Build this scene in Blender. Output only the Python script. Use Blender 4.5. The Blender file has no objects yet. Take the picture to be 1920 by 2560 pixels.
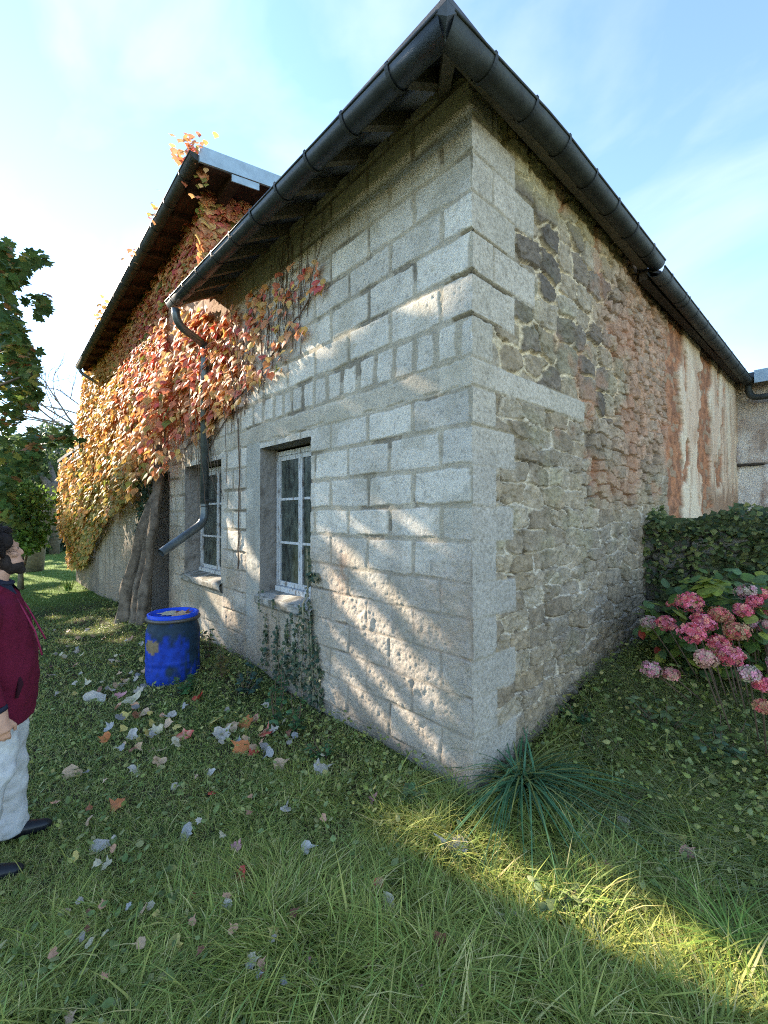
import bpy, math, numpy as np
from mathutils import Vector, Matrix
rng = np.random.default_rng(7)
sc = bpy.context.scene
col = sc.collection
# ------------------------------------------------------------------ camera
F_PX, TH, PIT, DIST, EYE = 1100.0, math.radians(42.53), math.radians(0.52), 2.75, 1.74
fh = np.array([-math.cos(TH), math.sin(TH), 0.0])
rv = np.array([math.sin(TH), math.cos(TH), 0.0])
fv = fh * math.cos(PIT) + np.array([0, 0, math.sin(PIT)])
uv_ = np.cross(rv, fv)
CAM = -(DIST * fh + 0.2 * DIST * rv) + np.array([0, 0, EYE])
cd = bpy.data.cameras.new('camera')
cam = bpy.data.objects.new('camera', cd); col.objects.link(cam)
m = Matrix(((rv[0], uv_[0], -fv[0], CAM[0]), (rv[1], uv_[1], -fv[1], CAM[1]), (rv[2], uv_[2], -fv[2], CAM[2]), (0, 0, 0, 1)))
cam.matrix_world = m
cd.sensor_fit = 'VERTICAL'; cd.sensor_height = 24.0; cd.lens = 24.0 * F_PX / 2560.0
cd.clip_start = 0.05; cd.clip_end = 2000
sc.camera = cam
# ------------------------------------------------------------------ light
SUN = np.array([-1.0, -0.27, 0.50]); SUN = SUN / np.linalg.norm(SUN)     # towards the sun
EL = math.asin(SUN[2]); AZ = math.atan2(SUN[0], SUN[1])
w = bpy.data.worlds.new('World'); sc.world = w; w.use_nodes = True
nt = w.node_tree; nt.nodes.clear()
N = nt.nodes.new; L = nt.links.new
out = N('ShaderNodeOutputWorld'); bg = N('ShaderNodeBackground'); sky = N('ShaderNodeTexSky')
sky.sky_type = 'NISHITA'; sky.sun_disc = False; sky.sun_elevation = EL; sky.sun_rotation = AZ
sky.altitude = 50; sky.air_density = 1.0; sky.dust_density = 0.0; sky.ozone_density = 1.9
tc = N('ShaderNodeTexCoord'); mp = N('ShaderNodeMapping'); mp.inputs['Scale'].default_value = (1.1, 2.2, 3.0)
mp.inputs['Rotation'].default_value = (0.2, 0.3, 0.6)
n1 = N('ShaderNodeTexNoise'); n1.inputs['Scale'].default_value = 1.5; n1.inputs['Detail'].default_value = 7; n1.inputs['Roughness'].default_value = 0.5
n1.inputs['Distortion'].default_value = 0.5
cr = N('ShaderNodeValToRGB'); cr.color_ramp.elements[0].position = 0.47; cr.color_ramp.elements[1].position = 0.80
cr.color_ramp.elements[1].color = (0.30, 0.30, 0.30, 1)
mx = N('ShaderNodeMix'); mx.data_type = 'RGBA'
mx.inputs[7].default_value = (4.2, 4.0, 4.2, 1)
L(tc.outputs['Generated'], mp.inputs['Vector']); L(mp.outputs['Vector'], n1.inputs['Vector']); L(n1.outputs['Fac'], cr.inputs['Fac'])
L(cr.outputs['Color'], mx.inputs[0]); L(sky.outputs['Color'], mx.inputs[6]); L(mx.outputs[2], bg.inputs['Color'])
bg.inputs['Strength'].default_value = 0.13
L(bg.outputs['Background'], out.inputs['Surface'])
sd = bpy.data.lights.new('sun', 'SUN'); sd.energy = 5.0; sd.angle = math.radians(0.5); sd.color = (1.0, 0.86, 0.68)
so = bpy.data.objects.new('sun', sd); col.objects.link(so)
so.rotation_euler = Vector(SUN).to_track_quat('Z', 'Y').to_euler()
sc.view_settings.view_transform = 'Standard'; sc.view_settings.look = 'None'
sc.view_settings.exposure = 2.05; sc.view_settings.gamma = 1.0
try: sc.view_settings.use_curve_mapping = False
except Exception: pass
sc.cycles.use_denoising = False; sc.cycles.filter_width = 1.1; sc.cycles.sample_clamp_indirect = 4.0
sc.cycles.max_bounces = 6; sc.cycles.diffuse_bounces = 4; sc.cycles.transmission_bounces = 4; sc.cycles.transparent_max_bounces = 8
# ------------------------------------------------------------------ helpers
def hsh(ix, iy, s=0.0):
    v = np.sin(ix * 127.1 + iy * 311.7 + s * 74.7) * 43758.5453
    return v - np.floor(v)
def vnoise(x, y, s=0.0):
    x = np.asarray(x, float); y = np.asarray(y, float)
    ix = np.floor(x); iy = np.floor(y); fx = x - ix; fy = y - iy
    fx = fx * fx * (3 - 2 * fx); fy = fy * fy * (3 - 2 * fy)
    a = hsh(ix, iy, s); b = hsh(ix + 1, iy, s); c = hsh(ix, iy + 1, s); d = hsh(ix + 1, iy + 1, s)
    return (a + (b - a) * fx) * (1 - fy) + (c + (d - c) * fx) * fy
def fbm(x, y, sc_=1.0, o=4, s=0.0):
    t = 0; a = 0.5; n = 0
    for i in range(o):
        t = t + a * vnoise(x * sc_ + 3.1 * i, y * sc_ + 7.7 * i, s + i); n += a; a *= 0.5; sc_ *= 2.03
    return t / n
def sst(a, b, x):
    t = np.clip((x - a) / (b - a), 0, 1); return t * t * (3 - 2 * t)
def lerp(a, b, t): return a + (b - a) * t
def cmix(c, d, t):
    c = np.asarray(c, float); d = np.asarray(d, float); t = np.asarray(t)[..., None]
    return c * (1 - t) + d * t
def mesh_np(name, V, Fc, mat=None, colr=None, smooth=False):
    V = np.asarray(V, np.float32)
    me = bpy.data.meshes.new(name)
    if isinstance(Fc, np.ndarray):
        k = Fc.shape[1]; nf = Fc.shape[0]
        me.vertices.add(len(V)); me.vertices.foreach_set('co', V.ravel())
        me.loops.add(nf * k); me.loops.foreach_set('vertex_index', Fc.astype(np.int32).ravel())
        me.polygons.add(nf); me.polygons.foreach_set('loop_start', np.arange(0, nf * k, k, dtype=np.int32))
        try: me.polygons.foreach_set('loop_total', np.full(nf, k, np.int32))
        except Exception: pass
        me.update(calc_edges=True)
    else:
        me.from_pydata(V.tolist(), [], [list(map(int, f)) for f in Fc]); me.update()
    if colr is not None:
        C4 = np.ones((len(V), 4), np.float32); C4[:, :3] = colr
        a = me.color_attributes.new('Col', 'FLOAT_COLOR', 'POINT'); a.data.foreach_set('color', C4.ravel())
    if smooth: me.polygons.foreach_set('use_smooth', np.ones(len(me.polygons), bool))
    if mat is not None: me.materials.append(mat)
    me.validate(); return me
def tag(o, label=None, cat=None, group=None, kind=None):
    if label: o['label'] = label
    if cat: o['category'] = cat
    if group: o['group'] = group
    if kind: o['kind'] = kind
    return o
def thing(name, loc, label, cat, group=None):
    o = bpy.data.objects.new(name, None); col.objects.link(o); o.location = loc; o.empty_display_size = 0.1
    return tag(o, label, cat, group)
def part(name, me, parent, label=None):
    """mesh given in world coordinates; parent may be a root or a part"""
    root = parent
    o = bpy.data.objects.new(name, me); col.objects.link(o)
    if parent is not None:
        o.parent = parent
        r = parent
        while r.parent is not None: r = r.parent
        if parent is r: me.transform(Matrix.Translation(-Vector(r.location)))
        else: me.transform(Matrix.Translation(-Vector(r.location)))
    if label: o['label'] = label
    return o
def solo(name, me, loc, label, cat, group=None, kind=None):
    o = bpy.data.objects.new(name, me); col.objects.link(o); o.location = loc
    me.transform(Matrix.Translation(-Vector(loc)))
    return tag(o, label, cat, group, kind)
def struct(name, me):
    o = bpy.data.objects.new(name, me); col.objects.link(o); o['kind'] = 'structure'; return o
class MB:
    def __init__(s): s.v = []; s.f = []; s.c = []
    def add(s, V, Fc, c=None):
        b = len(s.v); s.v += [tuple(map(float, p)) for p in V]; s.f += [[b + int(i) for i in f] for f in Fc]
        s.c += [tuple(c) if c is not None else (0.5, 0.5, 0.5)] * len(V); return s
    def box(s, a, b, c=None, jit=0.0):
        (x0, y0, z0), (x1, y1, z1) = a, b
        V = np.array([(x0, y0, z0), (x1, y0, z0), (x1, y1, z0), (x0, y1, z0), (x0, y0, z1), (x1, y0, z1), (x1, y1, z1), (x0, y1, z1)], float)
        if jit: V = V + rng.normal(0, jit, V.shape)
        return s.add(V, [(0, 3, 2, 1), (4, 5, 6, 7), (0, 1, 5, 4), (1, 2, 6, 5), (2, 3, 7, 6), (3, 0, 4, 7)], c)
    def beam(s, p, q, wd, ht, c=None, up=(0, 0, 1)):
        p = np.array(p, float); q = np.array(q, float); d = q - p; d /= np.linalg.norm(d)
        sd_ = np.cross(d, up); sd_ /= np.linalg.norm(sd_); u = np.cross(sd_, d)
        V = []
        for e in (p, q):
            for a, b in ((-1, -1), (1, -1), (1, 1), (-1, 1)): V.append(e + sd_ * a * wd / 2 + u * b * ht / 2)
        return s.add(V, [(0, 1, 2, 3), (7, 6, 5, 4), (0, 4, 5, 1), (1, 5, 6, 2), (2, 6, 7, 3), (3, 7, 4, 0)], c)
    def tube(s, pts, rad, n=12, c=None, caps=True, squash=None, noise=0.0, seed=0):
        pts = [np.array(p, float) for p in pts]
        if np.isscalar(rad): rad = [rad] * len(pts)
        rings = []; pu = None
        for i, p in enumerate(pts):
            a = pts[max(i - 1, 0)]; b = pts[min(i + 1, len(pts) - 1)]; d = b - a; d /= max(np.linalg.norm(d), 1e-9)
            if pu is None:
                u = np.cross(d, (0.13, 0.27, 0.95)); 
                if np.linalg.norm(u) < 1e-3: u = np.cross(d, (1, 0, 0))
            else: u = pu - d * (pu @ d)
            u /= np.linalg.norm(u); pu = u; v = np.cross(d, u)
            R = []
            for k in range(n):
                t = 2 * math.pi * k / n; r = rad[i]
                if noise: r *= 1 + noise * (2 * float(fbm(np.array(k * 0.9 + (k == 0) * 0.0), np.array(i * 0.35 + seed * 9.1), 1.0, 3, seed)) - 1)
                R.append(p + r * (math.cos(t) * u + math.sin(t) * v))
            rings.append(R)
        V = [x for R in rings for x in R]; Fc = []
        for i in range(len(pts) - 1):
            for k in range(n):
                a = i * n + k; b = i * n + (k + 1) % n; Fc.append((a, b, b + n, a + n))
        if caps: Fc.append(list(range(n))[::-1]); Fc.append([(len(pts) - 1) * n + k for k in range(n)])
        return s.add(V, Fc, c)
    def mesh(s, name, mat, smooth=False, cols=False):
        return mesh_np(name, np.array(s.v), s.f, mat, np.array(s.c) if cols else None, smooth)
def grid_faces(nx, nz, keep=None):
    i, j = np.meshgrid(np.arange(nx - 1), np.arange(nz - 1), indexing='ij')
    a = i * nz + j; Fq = np.stack([a, a + nz, a + nz + 1, a + 1], -1)
    if keep is not None: Fq = Fq[keep]
    return Fq.reshape(-1, 4)
def instances(tv, tf, pos, nrm, tip, size, colr):
    """many copies of a small template joined in one mesh: +Y tip, +Z normal"""
    nrm = nrm / np.linalg.norm(nrm, axis=1, keepdims=True)
    tip = tip - nrm * (tip * nrm).sum(1, keepdims=True); tip = tip / np.maximum(np.linalg.norm(tip, axis=1, keepdims=True), 1e-6)
    xx = np.cross(tip, nrm)
    tv = np.asarray(tv, float)
    size = np.broadcast_to(size, (len(pos),))
    V = pos[:, None, :] + size[:, None, None] * (tv[None, :, 0:1] * xx[:, None, :] + tv[None, :, 1:2] * tip[:, None, :] + tv[None, :, 2:3] * nrm[:, None, :])
    k = len(tv); Fa = np.asarray(tf)[None] + (np.arange(len(pos)) * k)[:, None, None]
    if colr.ndim == 2: C = np.repeat(colr[:, None, :], k, 1)
    else: C = colr
    return V.reshape(-1, 3), Fa.reshape(-1, np.asarray(tf).shape[1]), C.reshape(-1, 3)
def fan(outline, center, fold=0.0, curl=0.0):
    V = [(center[0], center[1], 0.0)]
    for x, y in outline: V.append((x, y, -fold * abs(x) - curl * (y - center[1]) ** 2))
    n = len(outline); Fc = [(0, i + 1, (i + 1) % n + 1) for i in range(n)]
    return np.array(V), np.array(Fc)
# ------------------------------------------------------------------ materials
def mat_vc(name, rough=0.85, bump=0.0, bscale=40, tint=0.15, tscale=25, base=None, metal=0.0, spec=0.3, trans=0.0, bump2=None, detail=6):
    ma = bpy.data.materials.new(name); ma.use_nodes = True; t = ma.node_tree; t.nodes.clear()
    N = t.nodes.new; L = t.links.new
    o = N('ShaderNodeOutputMaterial'); p = N('ShaderNodeBsdfPrincipled')
    p.inputs['Roughness'].default_value = rough; p.inputs['Metallic'].default_value = metal; p.inputs['Specular IOR Level'].default_value = spec
    tc = N('ShaderNodeTexCoord')
    if base is None:
        a = N('ShaderNodeAttribute'); a.attribute_name = 'Col'; src = a.outputs['Color']
    else:
        a = N('ShaderNodeRGB'); a.outputs[0].default_value = (*base, 1); src = a.outputs[0]
    if tint:
        n = N('ShaderNodeTexNoise'); n.inputs['Scale'].default_value = tscale; n.inputs['Detail'].default_value = detail; n.inputs['Roughness'].default_value = 0.65
        L(tc.outputs['Object'], n.inputs['Vector'])
        mr = N('ShaderNodeMapRange'); mr.inputs[1].default_value = 0.3; mr.inputs[2].default_value = 0.7
        mr.inputs[3].default_value = 1 - tint; mr.inputs[4].default_value = 1 + tint
        L(n.outputs['Fac'], mr.inputs[0])
        mm = N('ShaderNodeVectorMath'); mm.operation = 'SCALE'; L(src, mm.inputs[0]); L(mr.outputs[0], mm.inputs['Scale']); src = mm.outputs[0]
    L(src, p.inputs['Base Color'])
    if bump:
        nb = N('ShaderNodeTexNoise'); nb.inputs['Scale'].default_value = bscale; nb.inputs['Detail'].default_value = 8; nb.inputs['Roughness'].default_value = 0.7
        L(tc.outputs['Object'], nb.inputs['Vector'])
        b = N('ShaderNodeBump'); b.inputs['Strength'].default_value = 1.0; b.inputs['Distance'].default_value = bump
        L(nb.outputs['Fac'], b.inputs['Height']); L(b.outputs['Normal'], p.inputs['Normal'])
    if trans:
        tr = N('ShaderNodeBsdfTranslucent'); L(src, tr.inputs['Color']); ms = N('ShaderNodeMixShader'); ms.inputs[0].default_value = trans
        L(p.outputs[0], ms.inputs[1]); L(tr.outputs[0], ms.inputs[2]); L(ms.outputs[0], o.inputs['Surface'])
    else: L(p.outputs[0], o.inputs['Surface'])
    return ma
M_block = mat_vc('rough_block', 0.95, 0.007, 85, 0.14, 60, spec=0.15)
M_rubble = mat_vc('rubble_stone', 0.95, 0.016, 42, 0.28, 45, spec=0.15)
M_conc = mat_vc('concrete', 0.95, 0.003, 70, 0.2, 12, base=(0.36, 0.35, 0.33), spec=0.15)
M_zinc = mat_vc('weathered_zinc', 0.42, 0.0006, 30, 0.35, 9, base=(0.028, 0.036, 0.046), metal=0.3, spec=0.5)
M_zincpale = mat_vc('pale_zinc', 0.5, 0.0006, 30, 0.2, 7, base=(0.32, 0.40, 0.44), metal=0.3, spec=0.4)
M_wood = mat_vc('old_wood', 0.9, 0.004, 30, 0.35, 20, base=(0.075, 0.062, 0.05), spec=0.2)
M_woodp = mat_vc('weathered_rafter', 0.9, 0.004, 30, 0.3, 20, base=(0.15, 0.13, 0.10), spec=0.2)
M_slate = mat_vc('roof_slate', 0.7, 0.004, 25, 0.3, 6, base=(0.07, 0.075, 0.085), spec=0.4)
# ------------------------------------------------------------------ ground shape
def gz(x, y):
    x = np.asarray(x, float); y = np.asarray(y, float)
    z = np.zeros(np.broadcast(x, y).shape)
    z = z + 0.43 * sst(-0.1, 2.6, y) * sst(-0.5, 0.2, x) 
    z = z - 0.34 * sst(-4.0, -13.0, x)
    z = z - 0.02 * sst(-0.4, -2.0, y) * (1 - sst(-4, -8, x) * 0)
    z = z + 0.12 * sst(-0.6, -1.0, y - 0) * 0
    z = z + (fbm(x, y, 1.3, 3, 5) - 0.5) * 0.07 * sst(0.0, 1.0, np.abs(x) + np.abs(y))
    # heap of weeds and leaf litter along the wall
    z = z + 0.10 * np.exp(-((y + 0.3) / 0.5) ** 2) * sst(-2.0, -3.0, x) * sst(-13, -9, x)
    return z
def wallA_pt(): pass
#SECTION_GROUND
xs = np.concatenate([np.linspace(-300, -30, 28)[:-1], np.linspace(-30, -6, 60)[:-1], np.linspace(-6, 4, 170)[:-1], np.linspace(4, 20, 30)[:-1], np.linspace(20, 300, 20)])
ys = np.concatenate([np.linspace(-300, -20, 20)[:-1], np.linspace(-20, -3, 30)[:-1], np.linspace(-3, 4, 120)[:-1], np.linspace(4, 30, 30)[:-1], np.linspace(30, 300, 24)])
X, Y = np.meshgrid(xs, ys, indexing='ij'); Z = gz(X, Y)
sg = (fbm(X, Y, 6, 4, 11))[..., None]
gc = cmix((0.04, 0.034, 0.02), (0.04, 0.06, 0.018), sst(0.4, 0.6, sg[..., 0]))
farm = sst(-9, -13, X)
gc = cmix(gc, cmix((0.10, 0.17, 0.03), (0.14, 0.21, 0.045), sst(0.3, 0.7, fbm(X, Y, 2, 4, 2))), farm)
M_soil = mat_vc('soil_and_turf', 0.95, 0.02, 30, 0.4, 30, spec=0.1)
struct('ground', mesh_np('ground', np.stack([X, Y, Z], -1).reshape(-1, 3), grid_faces(len(xs), len(ys)), M_soil, gc.reshape(-1, 3), True))
#SECTION_WALLS
ROWS = np.array([-0.92, -0.665, -0.41, -0.16, 0.09, 0.343, 0.586, 0.832, 1.084, 1.31, 1.575, 1.805, 2.058, 2.316, 2.559, 2.74, 3.013, 3.279, 3.544, 3.795, 4.047, 4.283, 4.53, 4.78, 5.03, 5.28, 5.53, 5.78, 6.03, 6.28, 6.53, 6.78])
WIN = [(-2.82, -1.815, 0.885, 2.478), (-5.235, -3.88, 0.885, 2.468), (-6.95, -5.955, -1.0, 2.47)]
def fnA(x, z):
    """front wall: height (m, outwards) and albedo"""
    wx = x + (fbm(x, z, 7, 3, 21) - 0.5) * 0.018 + (fbm(x, z, 1.6, 2, 41) - 0.5) * 0.03; wz = z + (fbm(x, z, 6, 3, 22) - 0.5) * 0.018 + (fbm(x, z, 1.2, 2, 23) - 0.5) * 0.026
    r = np.searchsorted(ROWS, wz) - 1; r = np.clip(r, 0, len(ROWS) - 2)
    lo = ROWS[r]; hi = ROWS[r + 1]
    dz = np.minimum(wz - lo, hi - wz)
    off = np.where((r % 2) == 0, 0.25, 0.0)
    pitch = np.where(x < -3.9, 0.4, 0.5)
    off = off + np.where(x < -3.9, hsh(r, 3.0) * 0.3, 0)
    uu = (wx + off) / pitch
    cut = (r == 14 + 0) 
    # broken make-up row under the upper blocks
    brk = (r == 15)
    uu = np.where(brk, wx / 0.21 + 0.5 * vnoise(wx * 2.0, x * 0 + 1.0, 9), uu); pitch = np.where(brk, 0.21, pitch)
    midc = (x < -3.16) & (x > -3.9)
    uu = np.where(midc, (wx + 3.9) / 0.37 + 0.5 * (r % 2) * 0.9, uu); pitch = np.where(midc, 0.37, pitch)
    bi = np.floor(uu); fu = uu - bi; du = np.minimum(fu, 1 - fu) * pitch
    bid = hsh(bi, r * 1.7, 4.0)
    band = (r == 14)
    du = np.where(band, 9.0, du)
    low = sst(1.75, 1.15, z + (fbm(x, z, 2, 3, 31) - 0.5) * 0.5)          # lower, coarse part
    jw = lerp(0.016, 0.007, low) * (0.6 + 0.9 * fbm(x, z, 9, 2, 61)) + np.where(brk, 0.022 * fbm(x, z, 5, 2, 62), 0)
    d = np.minimum(du, dz)
    smj = (x < -2.82) & (x > -3.17) & (z < 2.559)                          # smooth cast jamb
    smr = ((x < -1.70) & (x > -2.9) & (z < 0.885) & (z > 0.05)) | ((x > -5.4) & (x < -3.85) & (z < 0.885) & (z > 0.45))
    smr2 = (x < -3.80) & (x > -3.92) & (z < 2.559)
    smooth = (smj | smr | smr2).astype(float)
    mort = 1 - sst(jw, jw + 0.006, d)
    mort = mort * (1 - 0.85 * smooth)
    pit1 = fbm(x, z, 55, 3, 71); pit2 = fbm(x, z, 22, 3, 72); big = fbm(x, z, 4, 3, 73)
    rough = lerp(0.0035, 0.010, low) * (1 - 0.6 * smooth) * (1 - 0.6 * band)
    blk = 0.003 + (bid - 0.5) * 0.004 + (pit1 - 0.5) * rough + (pit2 - 0.5) * rough * 1.2
    tx = (hsh(bi, r, 8.) - 0.5) * 0.012 * (fu - 0.5) + (hsh(bi, r, 9.) - 0.5) * 0.01 * ((wz - lo) / (hi - lo) - 0.5)
    blk = blk + tx * (1 - smooth)
    pits = sst(0.27, 0.2, pit2) * 0.005 * (1 - low)
    blk = blk - pits
    mo = -0.0015 + (fbm(x, z, 40, 3, 81) - 0.5) * 0.008 + low * 0.002 - sst(0.5, 0.7, fbm(x, z, 3, 3, 82)) * 0.010
    h = blk * (1 - mort) + mo * mort
    h = np.where(band, 0.004 + (big - 0.5) * 0.01 + (pit1 - 0.5) * 0.003 - mort * 0.01 * sst(0.45, 0.6, fbm(x, z, 8, 3, 83)), h)
    h = h + (big - 0.5) * 0.012 * low - smr * 0.004
    # bulging render lumps low on the corner
    h = h + 0.010 * low * sst(0.62, 0.8, fbm(x, z, 5, 3, 91))
    # open dark bed joints next to the corner
    op = (np.abs(wz - 3.279) < 0.012) & (x > -0.14 - 0.1 * hsh(bi, 1.)) | (np.abs(wz - 3.013) < 0.012) & (x > -0.16) | (np.abs(wz - 3.544) < 0.009) & (x > -0.09)
    h = np.where(op, -0.03, h)
    c = cmix((0.45, 0.45, 0.445), (0.56, 0.56, 0.55), bid)
    c = cmix(c, (0.36, 0.33, 0.305), low * (0.55 + 0.45 * big))
    cm = cmix((0.31, 0.29, 0.25), (0.41, 0.39, 0.345), fbm(x, z, 12, 3, 84))
    cm = cmix(cm, (0.29, 0.265, 0.24), low)
    c = cmix(c, cm, mort)
    c = cmix(c, (0.42, 0.405, 0.37), band * 1.0)
    c = cmix(c, (0.37, 0.385, 0.385), smj * 1.0)
    c = cmix(c, (0.31, 0.30, 0.275), smr * 0.8)
    c = cmix(c, (0.22, 0.215, 0.21), sst(0.36, 0.27, pit1) * 0.5 * (1 - smooth)); c = c * (0.86 + 0.28 * fbm(x, z, 9, 4, 74))[..., None]
    c = cmix(c, (0.10, 0.09, 0.08), (h < -0.009) * 0.6)
    wz1 = fbm(x, z, 1.1, 5, 106); wz2 = fbm(x + 3, z, 3.5, 4, 107); c = c * (0.78 + 0.40 * wz1)[..., None]; c = cmix(c, (0.27, 0.26, 0.22), sst(0.52, 0.7, wz2) * 0.4)
    c = c * (0.90 + 0.2 * hsh(bi, r, 12.))[..., None]
    # weathering: vertical damp streaks, earth splash at the foot, rusty patch
    st = sst(0.55, 0.8, fbm(x * 1.0, z * 0.25, 6, 4, 101)); c = cmix(c, (0.20, 0.185, 0.17), st * 0.35 * sst(2.7, 1.5, z))
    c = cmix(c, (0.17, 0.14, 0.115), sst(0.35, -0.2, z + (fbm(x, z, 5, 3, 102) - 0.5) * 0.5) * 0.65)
    c = cmix(c, (0.42, 0.23, 0.15), 0.6 * np.exp(-((x + 1.33) / 0.07) ** 2 - ((z - 1.27) / 0.16) ** 2) * sst(0.35, 0.6, fbm(x, z, 18, 3, 103)))
    c = cmix(c, (0.37, 0.27, 0.20), 0.35 * sst(0.5, 0.75, fbm(x, z, 2.2, 4, 104)) * low)
    c = cmix(c, (0.10, 0.09, 0.06), sst(3.75, 4.3, z) * 0.25)  # darker towards the top of the wall
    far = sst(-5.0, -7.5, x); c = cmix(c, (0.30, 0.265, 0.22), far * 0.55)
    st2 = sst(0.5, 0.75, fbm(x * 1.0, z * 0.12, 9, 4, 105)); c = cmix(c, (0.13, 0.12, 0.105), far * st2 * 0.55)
    # orange tone behind the creeper
    c = cmix(c, (0.40, 0.20, 0.11), 0.55 * sst(-2.9, -4.0, x) * sst(2.7, 3.2, z))
    c = np.clip(c * np.array([1.07, 1.0, 0.87]), 0, .75)
    return h, c
def rub_layer(y, z, cy, cz, s, jit=0.33):
    """irregular rough coursed stones: distance gap, id, local coords"""
    gy = y / cy; gz_ = z / cz
    row0 = np.floor(gz_)
    best1 = np.full(y.shape, 9.0); best2 = np.full(y.shape, 9.0); bid = np.zeros(y.shape); lx = np.zeros(y.shape); lz = np.zeros(y.shape)
    for dr in (-1, 0, 1):
        rr = row0 + dr; sh = hsh(rr, 5.0, s); g = gy + sh; c0 = np.floor(g)
        for dc in (-1, 0, 1):
            cc = c0 + dc
            px = cc + 0.5 + (hsh(cc, rr, s + 1) - 0.5) * 2 * jit; pz = rr + 0.5 + (hsh(cc, rr, s + 2) - 0.5) * 2 * jit * 0.8
            ax = np.abs(g - px); az = np.abs(gz_ - pz)
            d = (ax ** 4.5 + az ** 4.5) ** (1 / 4.5)
            n1_ = d < best1
            best2 = np.where(n1_, best1, np.minimum(best2, d)); 
            bid = np.where(n1_, hsh(cc, rr, s + 3), bid); lx = np.where(n1_, g - px, lx); lz = np.where(n1_, gz_ - pz, lz)
            best1 = np.where(n1_, d, best1)
    return (best2 - best1) * min(cy, cz), bid, lx, lz
def fnB(y, z):
    wy = y + (fbm(y, z, 9, 4, 121) - 0.5) * 0.050 + (fbm(y, z, 2.2, 2, 123) - 0.5) * 0.12; wz = z + (fbm(y, z, 8, 4, 122) - 0.5) * 0.04 + (fbm(y, z, 2.0, 2, 124) - 0.5) * 0.12
    A1 = rub_layer(wy, wz, 0.30, 0.21, 1.0); A2 = rub_layer(wy, wz, 0.20, 0.125, 11.0); A3 = rub_layer(wy, wz, 0.31, 0.15, 21.0, .3); A4 = rub_layer(wy, wz, 0.13, 0.085, 31.0)
    nz = (fbm(y, z, 1.4, 3, 131) - 0.5)
    up = sst(2.55, 2.65, z) ; r1 = (z > 2.65) & (y + nz * 1.2 < 2.3); r2 = (z > 1.75 + nz * 0.5) & ~r1 & (y > 1.35 + nz); r4 = (y + nz > 2.9) & (z > 2.9)
    sel = np.where(r4, 3, np.where(r1, 0, np.where(r2, 1, 2)))
    g, bid, lx, lz = [np.choose(sel, [A1[k], A2[k], A3[k], A4[k]]) for k in range(4)]
    n2 = fbm(y, z, 18, 4, 141); n3 = fbm(y, z, 45, 3, 142); n4 = fbm(y, z, 5, 3, 143)
    wid = np.choose(sel, [0.018, 0.006, 0.008, 0.006]) * (0.5 + 1.2 * n4)
    stone = sst(wid, wid + 0.005, g + (n2 - 0.5) * 0.010)
    b2 = hsh(bid * 991.0, 3.0); b3 = hsh(bid * 517.0, 7.0)
    dep = np.choose(sel, [0.022, 0.034, 0.018, 0.026])          # how far the joints are raked out
    pr = (bid - 0.35) * np.choose(sel, [0.02, 0.032, 0.012, 0.02])
    # chips and facets inside every stone, pebbles and lumps in the mortar
    fg, fb, fx_, fz_ = rub_layer(wy + wz * 0.3, wz - wy * 0.2, 0.055, 0.045, 61.0, 0.45)
    facet = fx_ * (fb - .5) * 0.045 + fz_ * (hsh(fb * 77., 2.) - .5) * 0.05 + (fb - .5) * 0.010
    hs = pr + lx * (b2 - 0.5) * 0.045 + lz * (b3 - 0.5) * 0.04 + (n2 - 0.5) * 0.014 + (n3 - 0.5) * 0.008 + facet * 0.55
    hm = -dep * (0.35 + 0.9 * sst(0.35, 0.65, n4)) + (n2 - 0.5) * 0.030 + sst(0.002, 0.012, fg) * (fb - .3) * 0.016
    missing = (b3 > 0.93) & (sel > 0)
    hs = np.where(missing, hm * 1.3, hs)
    h = hm + (hs - hm) * stone
    h = h - (1 - sst(0.0, 0.008, np.abs(g - wid))) * sst(0.42, 0.6, fbm(y, z, 6, 3, 145)) * 0.018
    g1 = cmix((0.17, 0.155, 0.14), (0.25, 0.22, 0.185), b2)
    tan_ = cmix((0.41, 0.35, 0.26), (0.31, 0.29, 0.245), b3)
    pink = cmix((0.47, 0.28, 0.20), (0.38, 0.29, 0.23), b2)
    cs = cmix(tan_, g1, (bid > 0.55) * np.choose(sel, [1.0, 0.35, 0.45, 0.2]))
    pk = sst(1.7, 3.0, y + nz * 1.4) * sst(1.9, 2.6, z + nz)
    cs = cmix(cs, pink, pk * 0.75)
    cs = cmix(cs, (0.25, 0.26, 0.17), sst(0.55, 0.75, fbm(y, z, 3, 4, 151)) * 0.35)
    cs = cs * ((0.62 + 0.6 * n2) * (0.72 + 0.55 * b3) * (0.86 + 0.28 * fb))[..., None]
    cm = cmix((0.60, 0.54, 0.41), (0.55, 0.53, 0.47), sst(2.9, 2.2, z)) * (0.75 + 0.5 * n2)[..., None]
    cm = cmix(cm, (0.47, 0.27, 0.17), pk * 0.8)
    cm = cmix(cm, (0.16, 0.14, 0.12), (sel == 1) * sst(0.45, 0.6, n4) * 0.8)
    cm = cmix(cm, (0.50, 0.49, 0.48), sst(1.9, 2.8, y) * sst(1.3, 0.5, z) * 0.8)
    c = cmix(cm, cs, stone)
    crack = (1 - sst(0.0, 0.007, np.abs(g - wid))) * sst(0.42, 0.6, fbm(y, z, 6, 3, 145)); c = cmix(c, (0.07, 0.06, 0.05), crack * 0.9); 
    c = cmix(c, (0.50, 0.47, 0.29), sst(4.0, 4.35, z + nz * 0.5) * sst(3.2, 1.5, y) * 0.55)   # yellow lichen under the eaves
    c = cmix(c, (0.42, 0.235, 0.16), (y > 1.1) * sst(0.52, 0.66, fbm(y, z, 2.5, 4, 152)) * sst(1.7, 2.1, z) * (1 - stone * 0.5) * 0.85)
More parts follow.
